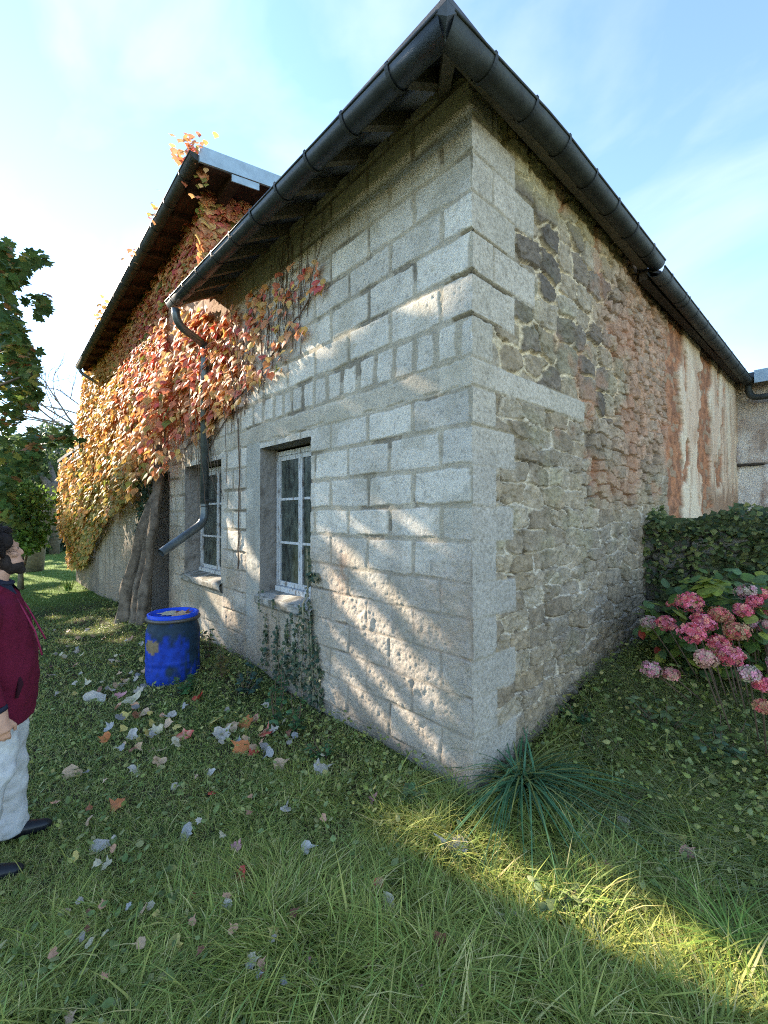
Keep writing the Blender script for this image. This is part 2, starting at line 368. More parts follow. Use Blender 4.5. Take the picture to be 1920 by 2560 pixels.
    # quoins of cast blocks
    r = np.clip(np.searchsorted(ROWS, z + (fbm(y, z, 6, 3, 22) - 0.5) * 0.014) - 1, 0, len(ROWS) - 2)
    qw = np.where(r % 2 == 0, 0.50, 0.25) + (hsh(r, 2.0) - 0.5) * 0.05
    up2 = (r >= 17)
    qw = np.where(up2, np.where(r % 2 == 0, 0.51, 0.78), qw)
    qw = np.where(r == 14, 1.64, qw)
    qw = np.where(r == 21, 0.30, qw)
    wob = (n2 - 0.5) * 0.06
    inq = 1 - sst(-0.006, 0.006, y + wob * 0.6 - qw)
    lo = ROWS[r]; hi = ROWS[r + 1]; dz = np.minimum(z + (fbm(y, z, 6, 3, 22) - 0.5) * 0.014 - lo, hi - z)
    dq = np.minimum(dz, np.where(up2 & (r % 2 == 1), np.abs(y + wob * 0.25 - 0.24), 9))
    dq = np.minimum(dq, np.abs(qw - y - wob * 0.6) + 0.004)
    mo = (1 - sst(0.006, 0.013, dq)) * (0.6 + 0.4 * (n4 > 0.5))
    lowq = sst(2.6, 1.9, z)
    hq = 0.004 + (hsh(r, 6.) - 0.5) * 0.008 + (fbm(y, z, 55, 3, 71) - 0.5) * 0.006 + (n2 - 0.5) * 0.008
    mo = np.where(lowq > 0.5, mo * 0.35, mo)
    hq = hq * (1 - mo) + (-0.006 + (n2 - 0.5) * 0.014) * mo
    cq = cmix((0.50, 0.485, 0.44), (0.43, 0.42, 0.375), hsh(r, np.floor(y / 0.25))) * (0.82 + 0.36 * n2)[..., None]
    cq = cmix(cq, np.array((0.37, 0.375, 0.37)) * (0.8 + 0.4 * fbm(y, z, 6, 4, 144))[..., None], lowq * 0.8)
    cq = cmix(cq, (0.20, 0.19, 0.16), sst(0.36, 0.27, fbm(y, z, 55, 3, 71)) * 0.5)
    cq = cmix(cq, (0.36, 0.34, 0.28), mo)
    op = ((np.abs(z - 3.279 + y * 0.02) < 0.011) | (np.abs(z - 3.013 + y * 0.02) < 0.011) | (np.abs(z - 3.544) < 0.006)) & (y < qw * 0.8)
    hq = np.where(op, -0.03, hq); cq = cmix(cq, (0.07, 0.065, 0.05), op * 1.0)
    h = h * (1 - inq) + hq * inq; c = cmix(c, cq, inq)
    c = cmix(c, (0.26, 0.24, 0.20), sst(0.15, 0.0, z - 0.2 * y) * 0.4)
    # bare dry-stone look fades to earth wall and limewash beyond the garden wall
    cob = sst(3.95, 4.2, y + nz * 0.35)
    hc = (fbm(y, z, 9, 4, 161) - 0.5) * 0.06 - 0.02; cc = cmix((0.42, 0.20, 0.11), (0.22, 0.11, 0.07), sst(.3, .7, fbm(y, z, 11, 4, 162)))
    cc = cmix(cc, (0.33, 0.27, 0.2), (bid > 0.7) * stone * 0.8)
    h = h * (1 - cob * 0.8) + hc * cob * 0.8; c = cmix(c, cc, cob * 0.85)
    e = (fbm(z, y * 0.15 + 2, 2.8, 5, 171) - 0.5) * 1.3; e2 = (fbm(z, y * 0.15 + 4, 3.2, 5, 172) - 0.5) * 1.3
    def strip(a, b): return sst(a - 0.02, a + 0.02, y + e * 0.5) * (1 - sst(b - 0.02, b + 0.02, y + e2 * 0.7))
    topc = sst(1.5, 1.7, z + (n2 - 0.5) * 0.3)
    pl = np.maximum(strip(4.70, 5.62), strip(6.35, 8.6)) * topc
    hole = sst(0.64, 0.66, fbm(y * 1.0, z * 0.35, 4.5, 4, 173)); pl = pl * (1 - hole * 0.95)
    hp = 0.02 + (fbm(y, z, 3, 3, 174) - 0.5) * 0.03 + (n3 - 0.5) * 0.004
    cp = cmix((0.66, 0.60, 0.49), (0.58, 0.47, 0.37), sst(0.4, 0.65, fbm(y * 1.0, z * 0.3, 3, 4, 175)))
    cp = cmix(cp, (0.33, 0.22, 0.15), sst(0.55, 0.75, fbm(y * 1.0, z * 0.25, 7, 4, 176)) * 0.55)
    cp = cmix(cp, (0.24, 0.15, 0.10), sst(2.35, 1.9, z + (n4 - 0.5) * 0.6) * (y > 6.0) * 0.8)
    cp = cmix(cp, (0.52, 0.45, 0.28), sst(3.9, 4.4, z) * 0.5)
    h = h * (1 - pl) + hp * pl; c = cmix(c, cp, pl)
    c = np.clip(c * np.array([1.22, 1.08, 0.92]), 0, 0.85)
    return h, c
def spacing(f, a, b):
    o = [a]
    while o[-1] < b: o.append(o[-1] + f(o[-1]))
    o[-1] = b
    if len(o) > 2 and o[-1] - o[-2] < 0.4 * f(b): o.pop(-2)
    return np.array(o)
def snap(arr, vals):
    for v in vals: arr[np.argmin(np.abs(arr - v))] = v
    return np.unique(arr)
# z lines common to both faces (so that they share the arris)
ZA = snap(np.concatenate([np.arange(-0.4, 4.62, 0.0085), [4.62]]), [0.885, 2.47])
def arris(z):
    chip = sst(0.62, 0.8, fbm(z, z * 0 + 9.0, 9, 3, 200)) * 0.012
    return chip
def warp_edge(h, dist, z):
    """chip the arris: pull both faces in near the corner"""
    return h - arris(z) * np.exp(-(dist / 0.018) ** 1.2)
xa = -spacing(lambda s: 0.0075 + 0.0022 * s + 0.0004 * s * s, 0.0, 5.3)[::-1]
xa = snap(xa, [-2.82, -1.815, -3.88, -4.30])
xa = xa[xa >= -4.30]
def build_front(xa, za, wins, edge=True):
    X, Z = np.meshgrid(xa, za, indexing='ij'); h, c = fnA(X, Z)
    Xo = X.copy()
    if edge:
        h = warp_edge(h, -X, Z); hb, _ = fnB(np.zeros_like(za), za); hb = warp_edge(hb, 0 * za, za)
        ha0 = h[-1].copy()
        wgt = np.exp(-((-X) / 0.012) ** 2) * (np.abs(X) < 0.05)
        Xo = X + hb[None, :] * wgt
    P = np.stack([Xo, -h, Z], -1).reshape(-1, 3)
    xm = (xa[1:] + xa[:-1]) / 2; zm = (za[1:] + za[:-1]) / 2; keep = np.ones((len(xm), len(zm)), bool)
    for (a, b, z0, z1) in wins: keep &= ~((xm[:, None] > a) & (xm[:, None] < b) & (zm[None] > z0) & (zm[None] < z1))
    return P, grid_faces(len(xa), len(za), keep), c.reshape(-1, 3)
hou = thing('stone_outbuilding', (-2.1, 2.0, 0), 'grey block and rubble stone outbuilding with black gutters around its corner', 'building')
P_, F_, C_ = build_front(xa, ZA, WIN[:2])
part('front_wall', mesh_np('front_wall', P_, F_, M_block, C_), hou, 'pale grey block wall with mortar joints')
# second stretch of the same plane belongs to the tall barn
yb = spacing(lambda s: 0.0075 + 0.0016 * s + 0.0005 * s * s, 0.0, 9.2)
ZB = ZA
Yg, Zg = np.meshgrid(yb, ZB, indexing='ij'); hB, cB = fnB(Yg, Zg); hB = warp_edge(hB, Yg, Zg)
haE, _ = fnA(np.zeros_like(ZB), ZB); haE = warp_edge(haE, 0 * ZB, ZB)
Yo = Yg - haE[None, :] * np.exp(-(Yg / 0.012) ** 2)
# the rubble face has an uneven top under the eaves; drop rows above it
keep = (Zg[:-1, :-1] < 4.50 + 0.0 * Yg[:-1, :-1])
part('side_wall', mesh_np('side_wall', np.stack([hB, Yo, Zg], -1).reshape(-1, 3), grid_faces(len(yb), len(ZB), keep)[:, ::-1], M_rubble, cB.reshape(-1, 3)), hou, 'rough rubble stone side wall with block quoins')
# plain cores behind the skins keep light out
b = MB(); core = (0.05, 0.05, 0.05)
b.box((-4.28, 0.32, -0.5), (-0.30, 0.34, 4.6)); b.box((-0.12, 0.30, -0.5), (-0.10, 9.2, 4.6)); b.box((-0.32, 0.05, -0.5), (-0.05, 0.32, 4.35))
part('inner_shell', b.mesh('inner_shell', mat_vc('dark_inside', 0.9, base=(0.03, 0.03, 0.03), tint=0)), hou)
# reveals
def reveal(wn, dep=0.22, y0=-0.004):
    a, b_, z0, z1 = wn
    V = []; Fc = []; C = []
    def sheet(o, e1, e2, n1, n2, nrm, cbase):
        u = np.linspace(0, 1, n1); v = np.linspace(0, 1, n2); U, W = np.meshgrid(u, v, indexing='ij')
        P = np.array(o)[None, None] + U[..., None] * np.array(e1) + W[..., None] * np.array(e2)
        q = P[..., 0] * 1.7 + P[..., 1]; edgew = np.minimum(1, np.minimum(U, 1 - U) * 25)
        hh = (fbm(q, P[..., 2], 22, 4, 301) - 0.5) * 0.02 * edgew
        P = P + hh[..., None] * np.array(nrm)
        base = len(V)
        for p in P.reshape(-1, 3): V.append(p)
        for f in grid_faces(n1, n2): Fc.append([base + i for i in f])
        cc = cmix(cbase, (0.15, 0.13, 0.11), sst(0.5, 0.7, fbm(q, P[..., 2], 9, 4, 302)) * 0.7)
        C.extend(cc.reshape(-1, 3))
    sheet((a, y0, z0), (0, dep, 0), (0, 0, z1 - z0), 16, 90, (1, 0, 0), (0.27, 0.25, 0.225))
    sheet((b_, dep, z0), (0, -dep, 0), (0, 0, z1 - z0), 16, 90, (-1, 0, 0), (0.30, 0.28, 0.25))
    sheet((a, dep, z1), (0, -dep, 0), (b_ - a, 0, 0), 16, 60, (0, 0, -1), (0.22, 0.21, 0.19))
    return mesh_np('reveal', np.array(V), Fc, M_block, np.array(C))
part('window_reveal', reveal(WIN[0]), hou)
# sills: sloping worn cast ledges
def sill(a, b_, z0, name='window_sill'):
    n1, n2 = 90, 26; u = np.linspace(a - 0.05, b_ + 0.05, n1); prof = np.array([(0.24, 0.03), (0.10, 0.012), (0.0, -0.012), (-0.035, -0.022), (-0.045, -0.04), (-0.042, -0.10), (-0.02, -0.125), (0.0, -0.14)])
    t = np.linspace(0, 1, n2); tt = np.linspace(0, 1, len(prof)); py = np.interp(t, tt, prof[:, 0]); pz = np.interp(t, tt, prof[:, 1])
    U, T = np.meshgrid(u, np.arange(n2), indexing='ij'); PY = py[T]; PZ = pz[T] + z0
    hh = (fbm(U, T * 0.02 + PY, 16, 4, 311) - 0.5) * 0.025
    c = cmix((0.34, 0.32, 0.28), (0.17, 0.16, 0.13), sst(0.45, 0.65, fbm(U, PY + T * .05, 8, 4, 312)))
    return mesh_np(name, np.stack([U, PY - hh * 0.6, PZ + hh * 0.6], -1).reshape(-1, 3), grid_faces(n1, n2), M_block, c.reshape(-1, 3), True)
# windows
M_paint = mat_vc('flaking_white_paint', 0.6, 0.0015, 60, 0.0, spec=0.3)
def dirty_glass(seed):
    ma = bpy.data.materials.new('dusty_glass'); ma.use_nodes = True; t = ma.node_tree; p = t.nodes['Principled BSDF']
    N = t.nodes.new; L = t.links.new
    tc = N('ShaderNodeTexCoord'); mp = N('ShaderNodeMapping'); mp.inputs['Scale'].default_value = (6, 6, 2.2); mp.inputs['Location'].default_value = (seed, 0, seed)
    n = N('ShaderNodeTexNoise'); n.inputs['Scale'].default_value = 3; n.inputs['Detail'].default_value = 9; n.inputs['Roughness'].default_value = 0.72
    cr = N('ShaderNodeValToRGB'); cr.color_ramp.elements[0].position = 0.38; cr.color_ramp.elements[0].color = (0.012, 0.015, 0.014, 1); cr.color_ramp.elements[1].position = 0.72; cr.color_ramp.elements[1].color = (0.12, 0.14, 0.115, 1)
    L(tc.outputs['Object'], mp.inputs[0]); L(mp.outputs[0], n.inputs[0]); L(n.outputs[0], cr.inputs[0]); L(cr.outputs[0], p.inputs['Base Color'])
    p.inputs['Roughness'].default_value = 0.22; p.inputs['Specular IOR Level'].default_value = 0.5
    return ma
M_glass = dirty_glass(1.3)
def paintcol(P):
    n = fbm(P[..., 0] * 3 + P[..., 1] * 3, P[..., 2], 14, 4, 321); n2 = fbm(P[..., 0] * 3, P[..., 2] * 0.4, 40, 3, 322)
    c = cmix((0.54, 0.55, 0.56), (0.40, 0.41, 0.40), n)
    return cmix(c, (0.19, 0.165, 0.14), sst(0.60, 0.66, n * 0.6 + n2 * 0.4))
def bars(name, boxes, parent, label=None):
    V = []; Fc = []
    for (a, b_) in boxes:      # subdivided boxes so the flaking shows
        a = np.array(a, float); b_ = np.array(b_, float)
        for ax in range(3):
            for sgn in (0, 1):
                o1, o2 = [k for k in range(3) if k != ax]
                n1 = max(2, int((b_[o1] - a[o1]) / 0.012) + 1); n2 = max(2, int((b_[o2] - a[o2]) / 0.012) + 1)
                U, W = np.meshgrid(np.linspace(a[o1], b_[o1], n1), np.linspace(a[o2], b_[o2], n2), indexing='ij')
                P = np.zeros(U.shape + (3,)); P[..., o1] = U; P[..., o2] = W; P[..., ax] = (b_ if sgn else a)[ax]
                base = len(V); V.extend(P.reshape(-1, 3)); Fc.extend((grid_faces(n1, n2) + base).tolist())
    V = np.array(V); me = mesh_np(name, V, np.array(Fc), M_paint, paintcol(V)); return part(name, me, parent, label)
def window(a, b_, z0, z1, yp, lab, hou, panes=3):
    fr = bars('window', [((a, yp, z0), (a + 0.035, yp + 0.06, z1)), ((b_ - 0.035, yp, z0), (b_, yp + 0.06, z1)), ((a + 0.035, yp, z1 - 0.05), (b_ - 0.035, yp + 0.06, z1))], hou, lab)
    zi0 = z0 + 0.03; mid = (a + b_) / 2
    bars('window_ledge', [((a + 0.035, yp - 0.035, z0 - 0.012), (b_ - 0.035, yp + 0.03, z0 + 0.042))], fr)
    for (l, r) in ((a + 0.037, mid - 0.002), (mid + 0.002, b_ - 0.037)):
        st = 0.036; zt = z1 - 0.052; zb = z0 + 0.045; bx = [((l, yp + 0.008, zb), (l + st, yp + 0.045, zt)), ((r - st, yp + 0.008, zb), (r, yp + 0.045, zt))]
        hs = np.linspace(zb, zt, panes + 1)
        for k, hz in enumerate(hs):
            hh = 0.026 if 0 < k < panes else 0.05
            lo = hz - hh / 2 if 0 < k < panes else (hz if k == 0 else hz - hh)
            bx.append(((l + st, yp + 0.011, lo), (r - st, yp + 0.042, lo + hh)))
        bars('casement', bx, fr)
        for k in range(panes):
            p = MB().box((l + st * 0.5, yp + 0.024, hs[k] + 0.01), (r - st * 0.5, yp + 0.028, hs[k + 1] - 0.01)); part('window_pane', p.mesh('window_pane', M_glass), fr)
    return fr
w1 = window(-2.80, -1.83, 0.93, 2.45, 0.185, 'white casement window nearest the corner, paint flaking', hou)
part('window_sill', sill(-2.82, -1.815, 0.90), w1)
#SECTION_ROOFS
def slab(pts, th, name, mat, parent, label=None):
    P = np.array(pts, float); n = len(P); V = np.concatenate([P, P + [0, 0, th]]); Fc = [list(range(n))[::-1], [n + i for i in range(n)]] + [[i, (i + 1) % n, n + (i + 1) % n, n + i] for i in range(n)]
    return part(name, mesh_np(name, V, Fc, mat), parent, label)
SL = 0.6; EX, EY, EZ = 0.24, -0.53, 4.37
slab([(EX, EY, EZ), (EX - 2.4, EY + 2.4, EZ + 2.4 * SL), (-4.25, EY + 2.4, EZ + 2.4 * SL), (-4.25, EY, EZ)], 0.035, 'roof_slope', M_slate, hou)
slab([(EX, EY, EZ), (EX, 2.95, EZ), (EX - 2.4, 2.95, EZ + 2.4 * SL), (EX - 2.4, EY + 2.4, EZ + 2.4 * SL)], 0.035, 'roof_slope', M_slate, hou)
slab([(EX, 2.96, EZ - 0.1), (EX, 8.6, EZ - 0.1), (EX - 2.4, 8.6, EZ + 2.4 * SL - 0.1), (EX - 2.4, 2.96, EZ + 2.4 * SL - 0.1)], 0.035, 'roof_slope', M_slate, hou)
for k in range(11):      # rafter tails above the front wall
    x = -0.213 - 0.41 * k
    if x < -4.25: break
    r_ = MB(); y0, y1 = 0.35, -0.46; zb = lambda y: 4.335 + SL * (y - EY) - 0.10 + 0.035
    r_.add([(x - .035, y1, zb(y1)), (x + .035, y1, zb(y1)), (x + .035, y0, zb(y0)), (x - .035, y0, zb(y0)), (x - .035, y1, zb(y1) + .098), (x + .035, y1, zb(y1) + .098), (x + .035, y0, zb(y0) + .098), (x - .035, y0, zb(y0) + .098)],
           [(3, 2, 1, 0), (4, 5, 6, 7), (0, 1, 5, 4), (1, 2, 6, 5), (2, 3, 7, 6), (3, 0, 4, 7)])
    part('rafter', r_.mesh('rafter', M_woodp), hou)
r_ = MB(); r_.beam((0.19, -0.42, 4.33), (-0.35, 0.12, 4.33 + 0.54 * SL + 0.02), 0.075, 0.10); part('hip_rafter', r_.mesh('hip_rafter', M_woodp), hou)
r_ = MB()
V = []
for y, dz_ in ((-0.30, 0), (1.6, 0.02), (2.85, -0.02)):
    V += [(0.055, y, 4.37 + dz_), (0.15, y, 4.34 + dz_), (0.15, y, 4.43 + dz_), (0.055, y, 4.47 + dz_)]
r_.add(V, [(3, 2, 1, 0), (8, 9, 10, 11)] + [(i * 4 + k, i * 4 + (k + 1) % 4, i * 4 + 4 + (k + 1) % 4, i * 4 + 4 + k) for i in range(2) for k in range(4)])
part('eaves_board', r_.mesh('eaves_board', M_woodp), hou, 'mossy board under the eaves of the rubble wall')
r_ = MB(); r_.box((0.05, 2.9, 4.24), (0.13, 8.4, 4.33)); part('eaves_board', r_.mesh('eaves_board', M_wood), hou)
r_ = MB(); r_.box((-4.2, -0.45, 4.405), (0.1, -0.40, 4.45)); part('tilting_fillet', r_.mesh('tilting_fillet', M_wood), hou)
def gutter(path, r, seams, parent, name='gutter', mat=None, cap0=False, cap1=True, label=None, outward=(0, -1, 0)):
    """half-round gutter along path of centre points; outward = horizontal side away from the wall"""
    path = [np.array(p, float) for p in path]; n = 14; V = []; Fc = []
    ow = [np.array(o, float) for o in outward] if isinstance(outward, list) else [np.array(outward, float)] * len(path)
    for p, o in zip(path, ow):
        for rr in (r, r - 0.006):
            for k in range(n + 1):
                t = math.pi * k / n; V.append(p + o * rr * math.cos(t) - np.array([0, 0, 1]) * rr * math.sin(t))
    st = 2 * (n + 1)
    for i in range(len(path) - 1):
        for h in (0, 1):
            for k in range(n):
                a = i * st + h * (n + 1) + k; q = (a, a + 1, a + 1 + st, a + st); Fc.append(q if h == 0 else q[::-1])
        for k in (0, n): Fc.append((i * st + k, i * st + k + n + 1, (i + 1) * st + k + n + 1, (i + 1) * st + k))
    for i, cp in ((0, cap0), (len(path) - 1, cap1)):
        if cp: Fc.append([i * st + k for k in range(n + 1)])
        else: 
            for k in range(n): Fc.append((i * st + k, i * st + k + 1, i * st + k + n + 2, i * st + k + n + 1))
    g = part(name, mesh_np(name, np.array(V), Fc, mat or M_zinc, None, True), parent, label)
    # rolled front bead
    b = MB(); b.tube([p + o * (r + 0.002) for p, o in zip(path, ow)], 0.008, 8); part('gutter_bead', b.mesh('gutter_bead', mat or M_zinc, True), g)
    for (p, o, dr) in seams:
        b = MB(); p = np.array(p, float); o = np.array(o, float); dr = np.array(dr, float); R = r + 0.008
        q = lambda t, e: p + o * R * math.cos(t) - np.array([0, 0, 1]) * R * math.sin(t) + dr * e
        ring = [q(math.pi * k / n, e) for k in range(n + 1) for e in (-.013, .013)]
        tb = len(ring); pb = p + o * (r + 0.008); ring += [pb + dr * e + np.array([0, 0, h]) for h in (0.02,) for e in (-.01, .01)] + [pb - o * .02 + dr * e + np.array([0, 0, .02]) for e in (-.01, .01)]
        b.add(ring, [(2 * k, 2 * k + 1, 2 * k + 3, 2 * k + 2) for k in range(n)] + [(0, 1, tb + 1, tb), (tb, tb + 1, tb + 3, tb + 2)])
        part('gutter_bracket', b.mesh('gutter_bracket', M_bracket), g)
    return g
#
M_bracket = mat_vc('dark_bracket', 0.6, 0.0, base=(0.03, 0.035, 0.035), tint=0.2)
M_zmoss = mat_vc('mossy_zinc', 0.6, 0.0015, 50, 0.5, 8, base=(0.04, 0.045, 0.038), metal=0.25, spec=0.4)
R = 0.079
gA = lambda x: 4.285 + (0.235 - x) / 4.4 * 0.13
sm = [((x, -0.50, gA(x)), (0, -1, 0), (1, 0, 0)) for x in np.arange(-0.16, -4.1, -0.43)]
gutter([(x, -0.50, gA(x)) for x in np.linspace(0.20, -4.22, 12)], R, sm, hou, label='long dark front gutter', outward=[(0.25, -1, 0)] + [(0, -1, 0)] * 11)
gB = lambda y: np.interp(y, [-0.5, 0.6, 2.95], [4.285, 4.40, 4.40])
sm = [((0.20, y, gB(y)), (1, 0, 0), (0, 1, 0)) for y in np.arange(-0.15, 2.95, 0.46)]
gutter([(0.20, y, gB(y)) for y in np.linspace(-0.50, 2.97, 12)], R, sm, hou, label='mossy gutter above the rubble wall', mat=M_zmoss, outward=[(1, -0.25, 0)] + [(1, 0, 0)] * 11)
b = MB(); b.add([(0.20, -0.50, 4.20), (0.285, -0.585, 4.285), (0.20, -0.585, 4.285), (0.285, -0.50, 4.285), (0.265, -0.565, 4.235)], [(0, 4, 2), (0, 3, 4), (4, 1, 2), (4, 3, 1)])
part('gutter_mitre', b.mesh('gutter_mitre', M_zinc), hou)
gC = lambda y: 4.30 - 0.02 * (y - 2.9) * 0.5
sm = [((0.215, y, gC(y)), (1, 0, 0), (0, 1, 0)) for y in (3.15, 3.7, 3.85, 4.25, 4.75, 5.25, 5.8, 6.3, 6.9, 7.4, 7.9)]
gutter([(0.215, y, gC(y)) for y in np.linspace(2.88, 8.35, 10)], 0.08, sm, hou, label='pale grey gutter farther along the side wall', mat=M_zmoss, outward=(1, 0, 0), cap0=False)
# downpipe: swan neck, straight pipe and outlet
M_pipe = mat_vc('zinc_pipe', 0.38, 0.0006, 25, 0.4, 11, base=(0.10, 0.12, 0.125), metal=0.5, spec=0.5)
def bez(p0, p1, p2, p3, n=12):
    t = np.linspace(0, 1, n)[:, None]; p0, p1, p2, p3 = map(lambda q: np.array(q, float), (p0, p1, p2, p3))
    return list((1 - t) ** 3 * p0 + 3 * (1 - t) ** 2 * t * p1 + 3 * (1 - t) * t ** 2 * p2 + t ** 3 * p3)
b = MB(); b.tube(bez((-4.08, -0.50, 4.30), (-4.08, -0.50, 4.02), (-4.12, -0.30, 4.1), (-4.235, -0.10, 4.0), 14), 0.05, 14); dp = part('downpipe', b.mesh('downpipe', M_pipe, True), hou, 'zinc downpipe with a long bent outlet over the blue barrel')
b = MB(); b.tube([(-4.235, -0.085, 4.03), (-4.235, -0.085, 3.9), (-4.225, -0.085, 1.82)], 0.053, 16); part('straight_pipe', b.mesh('straight_pipe', M_pipe, True), dp)
b = MB(); b.tube(bez((-4.225, -0.085, 1.90), (-4.22, -0.085, 1.68), (-4.20, -0.11, 1.645), (-4.17, -0.22, 1.58), 12) + [np.array((-4.06, -0.66, 1.295))], 0.053, 16, caps=False)
b.tube([(-4.06, -0.66, 1.295), (-4.17, -0.22, 1.58)], 0.049, 16, caps=False); part('outlet_spout', b.mesh('outlet_spout', M_pipe, True), dp)
b = MB()
for z in (1.86, 1.98): b.tube([(-4.225, -0.085, z), (-4.225, -0.085, z + 0.012)], 0.060, 16)
b.box((-4.17, -0.10, 1.93), (-4.12, 0.0, 1.96)); part('pipe_clip', b.mesh('pipe_clip', M_bracket, False), dp)
# ---------------- tall barn
barn = thing('tall_barn', (-8.0, 2.5, 0), 'taller barn behind the outbuilding, its wall hidden under red and yellow creeper', 'building')
xb = -spacing(lambda s: 0.02 + 0.0012 * s, 4.30, 11.65)[::-1]; xb = snap(xb, [-5.235, -6.95, -5.955, -4.30]); xb = xb[xb <= -4.2999]
zb_ = snap(np.arange(-0.55, 6.31, 0.016), [0.885, 2.47]); 
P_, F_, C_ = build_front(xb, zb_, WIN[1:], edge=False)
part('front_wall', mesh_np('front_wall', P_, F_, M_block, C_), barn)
part('window_reveal', reveal(WIN[1], 0.26), barn)
w2 = window(-5.20, -3.90, 0.93, 2.44, 0.215, 'white casement window behind the downpipe', barn)
part('window_sill', sill(-5.235, -3.88, 0.90), w2)
b = MB(); c_ = (0.30, 0.27, 0.235)
b.box((-6.95, -0.002, -0.6), (-6.94, 0.3, 2.47), c_).box((-5.965, -0.002, -0.6), (-5.955, 0.3, 2.47), c_).box((-6.95, -0.002, 2.46), (-5.955, 0.3, 2.47), c_)
part('door_reveal', b.mesh('door_reveal', M_block, cols=True), barn)
b = MB(); b.box((-6.9, 0.28, -0.6), (-6.0, 0.30, 2.46), (0.03, 0.022, 0.018)); part('doorway_dark', b.mesh('doorway_dark', M_wood, cols=False), barn)  # dark panel stands in for the shade inside the open doorway
b = MB(); b.box((-11.6, 0.34, -0.6), (-4.35, 0.36, 6.2)); b.box((-4.36, 0.3, 0), (-4.35, 6.2, 4.6)); part('inner_shell', b.mesh('inner_shell', bpy.data.materials['dark_inside']), barn)
ys_ = np.arange(0, 6.2, 0.05); zs_ = np.arange(4.2, 7.4, 0.05)
Yg, Zg = np.meshgrid(ys_, zs_, indexing='ij'); hh = (fbm(Yg, Zg, 8, 4, 401) - 0.5) * 0.05
cc = cmix((0.33, 0.2, 0.13), (0.25, 0.2, 0.16), fbm(Yg, Zg, 5, 3, 402)); kp = Zg[:-1, :-1] < 6.25 + 0.18 * Yg[:-1, :-1]
part('gable_wall', mesh_np('gable_wall', np.stack([-4.30 + hh, Yg, Zg], -1).reshape(-1, 3), grid_faces(len(ys_), len(zs_), kp)[:, ::-1], M_rubble, cc.reshape(-1, 3)), barn)
TS = 0.18; VX = -3.62
tz = lambda x, y: np.interp(x, [-11.9, VX], [5.58, 6.00]) + TS * (y + 0.36)
slab([(VX + .02, -0.36, tz(VX, -.36)), (VX + .02, 6.2, tz(VX, 6.2)), (-11.9, 6.2, tz(-11.9, 6.2)), (-11.9, -0.36, tz(-11.9, -.36))], 0.05, 'roof_deck', M_slate, barn)
b = MB(); V = [(VX + dx, y, tz(VX, y) + dz_) for y in (-0.40, 6.2) for dx, dz_ in ((0.02, -0.10), (0.05, -0.10), (0.05, 0.09), (0.02, 0.09))]
b.add(V, [(3, 2, 1, 0), (4, 5, 6, 7), (0, 1, 5, 4), (1, 2, 6, 5), (2, 3, 7, 6), (3, 0, 4, 7)]); part('verge_flashing', b.mesh('verge_flashing', M_zincpale), barn, 'pale zinc strip along the roof verge')
b = MB(); V = [(VX + dx, y, tz(VX, y) + dz_) for y in (-0.02, 0.34) for dx, dz_ in ((0.06, -0.22), (0.075, -0.22), (0.075, -0.135), (0.06, -0.135))]
b.add(V, [(3, 2, 1, 0), (4, 5, 6, 7), (0, 1, 5, 4), (1, 2, 6, 5), (2, 3, 7, 6), (3, 0, 4, 7)]); part('loose_board', b.mesh('loose_board', M_zincpale), barn)
M_redwood = mat_vc('brown_timber', 0.9, 0.004, 20, 0.35, 12, base=(0.07, 0.038, 0.026), spec=0.1)
for k, x in enumerate(np.arange(VX - 0.02, -11.9, -0.55)):
    b = MB(); b.beam((x, -0.34, tz(x, -.34) - 0.055), (x, 0.3, tz(x, .3) - 0.055), 0.07, 0.10); part('rafter', b.mesh('rafter', M_redwood), barn)
for k, y in enumerate((0.06, 1.4, 2.8)):
    b = MB(); b.beam((VX, y, tz(VX, y) - 0.12), (-4.6, y, tz(-4.6, y) - 0.12), 0.12, 0.13, up=(0, 0, 1)); part('purlin', b.mesh('purlin', M_redwood), barn)
b = MB()
for y in np.arange(-0.30, 2.5, 0.14): b.beam((VX, y, tz(VX, y) - 0.012), (-11.8, y, tz(-11.8, y) - 0.012), 0.13, 0.018)
part('soffit_boarding', b.mesh('soffit_boarding', M_redwood), barn)
gT = lambda x: tz(x, -0.36) - 0.015
sm = [((x, -0.42, gT(x)), (0, -1, 0), (1, 0, 0)) for x in np.arange(-4.0, -11.8, -0.6)]
gutter([(x, -0.42, gT(x)) for x in np.linspace(VX + 0.02, -11.95, 10)], 0.075, sm, barn, label='eaves gutter of the tall barn', mat=M_zmoss, cap0=True)
b = MB(); b.tube(bez((-11.85, -0.42, gT(-11.85) - 0.04), (-11.85, -0.42, 5.36), (-11.8, -0.3, 5.36), (-11.78, -0.08, 5.2), 12), 0.04, 10); part('swan_neck', b.mesh('swan_neck', M_pipe, True), barn)
# ---------------- low shed beyond the barn
shed = thing('lean_to_shed', (-13.5, 1.5, -0.3), 'low lean-to with a dark roof beyond the barn, smothered in yellow creeper', 'shed')
xs2 = np.arange(-15.4, -11.64, 0.05); zs2 = np.arange(-0.8, 3.4, 0.04); Xg, Zg = np.meshgrid(xs2, zs2, indexing='ij')
hh = (fbm(Xg, Zg, 7, 4, 411) - 0.5) * 0.06; cc = cmix((0.30, 0.25, 0.19), (0.16, 0.13, 0.10), fbm(Xg, Zg, 3, 4, 412))
part('front_wall', mesh_np('front_wall', np.stack([Xg, -hh, Zg], -1).reshape(-1, 3), grid_faces(len(xs2), len(zs2)), M_rubble, cc.reshape(-1, 3)), shed)
b = MB(); b.box((-15.42, 0.02, -0.8), (-15.36, 3, 3.6), (0.25, 0.2, 0.15)); part('end_wall', b.mesh('end_wall', M_rubble, cols=True), shed)
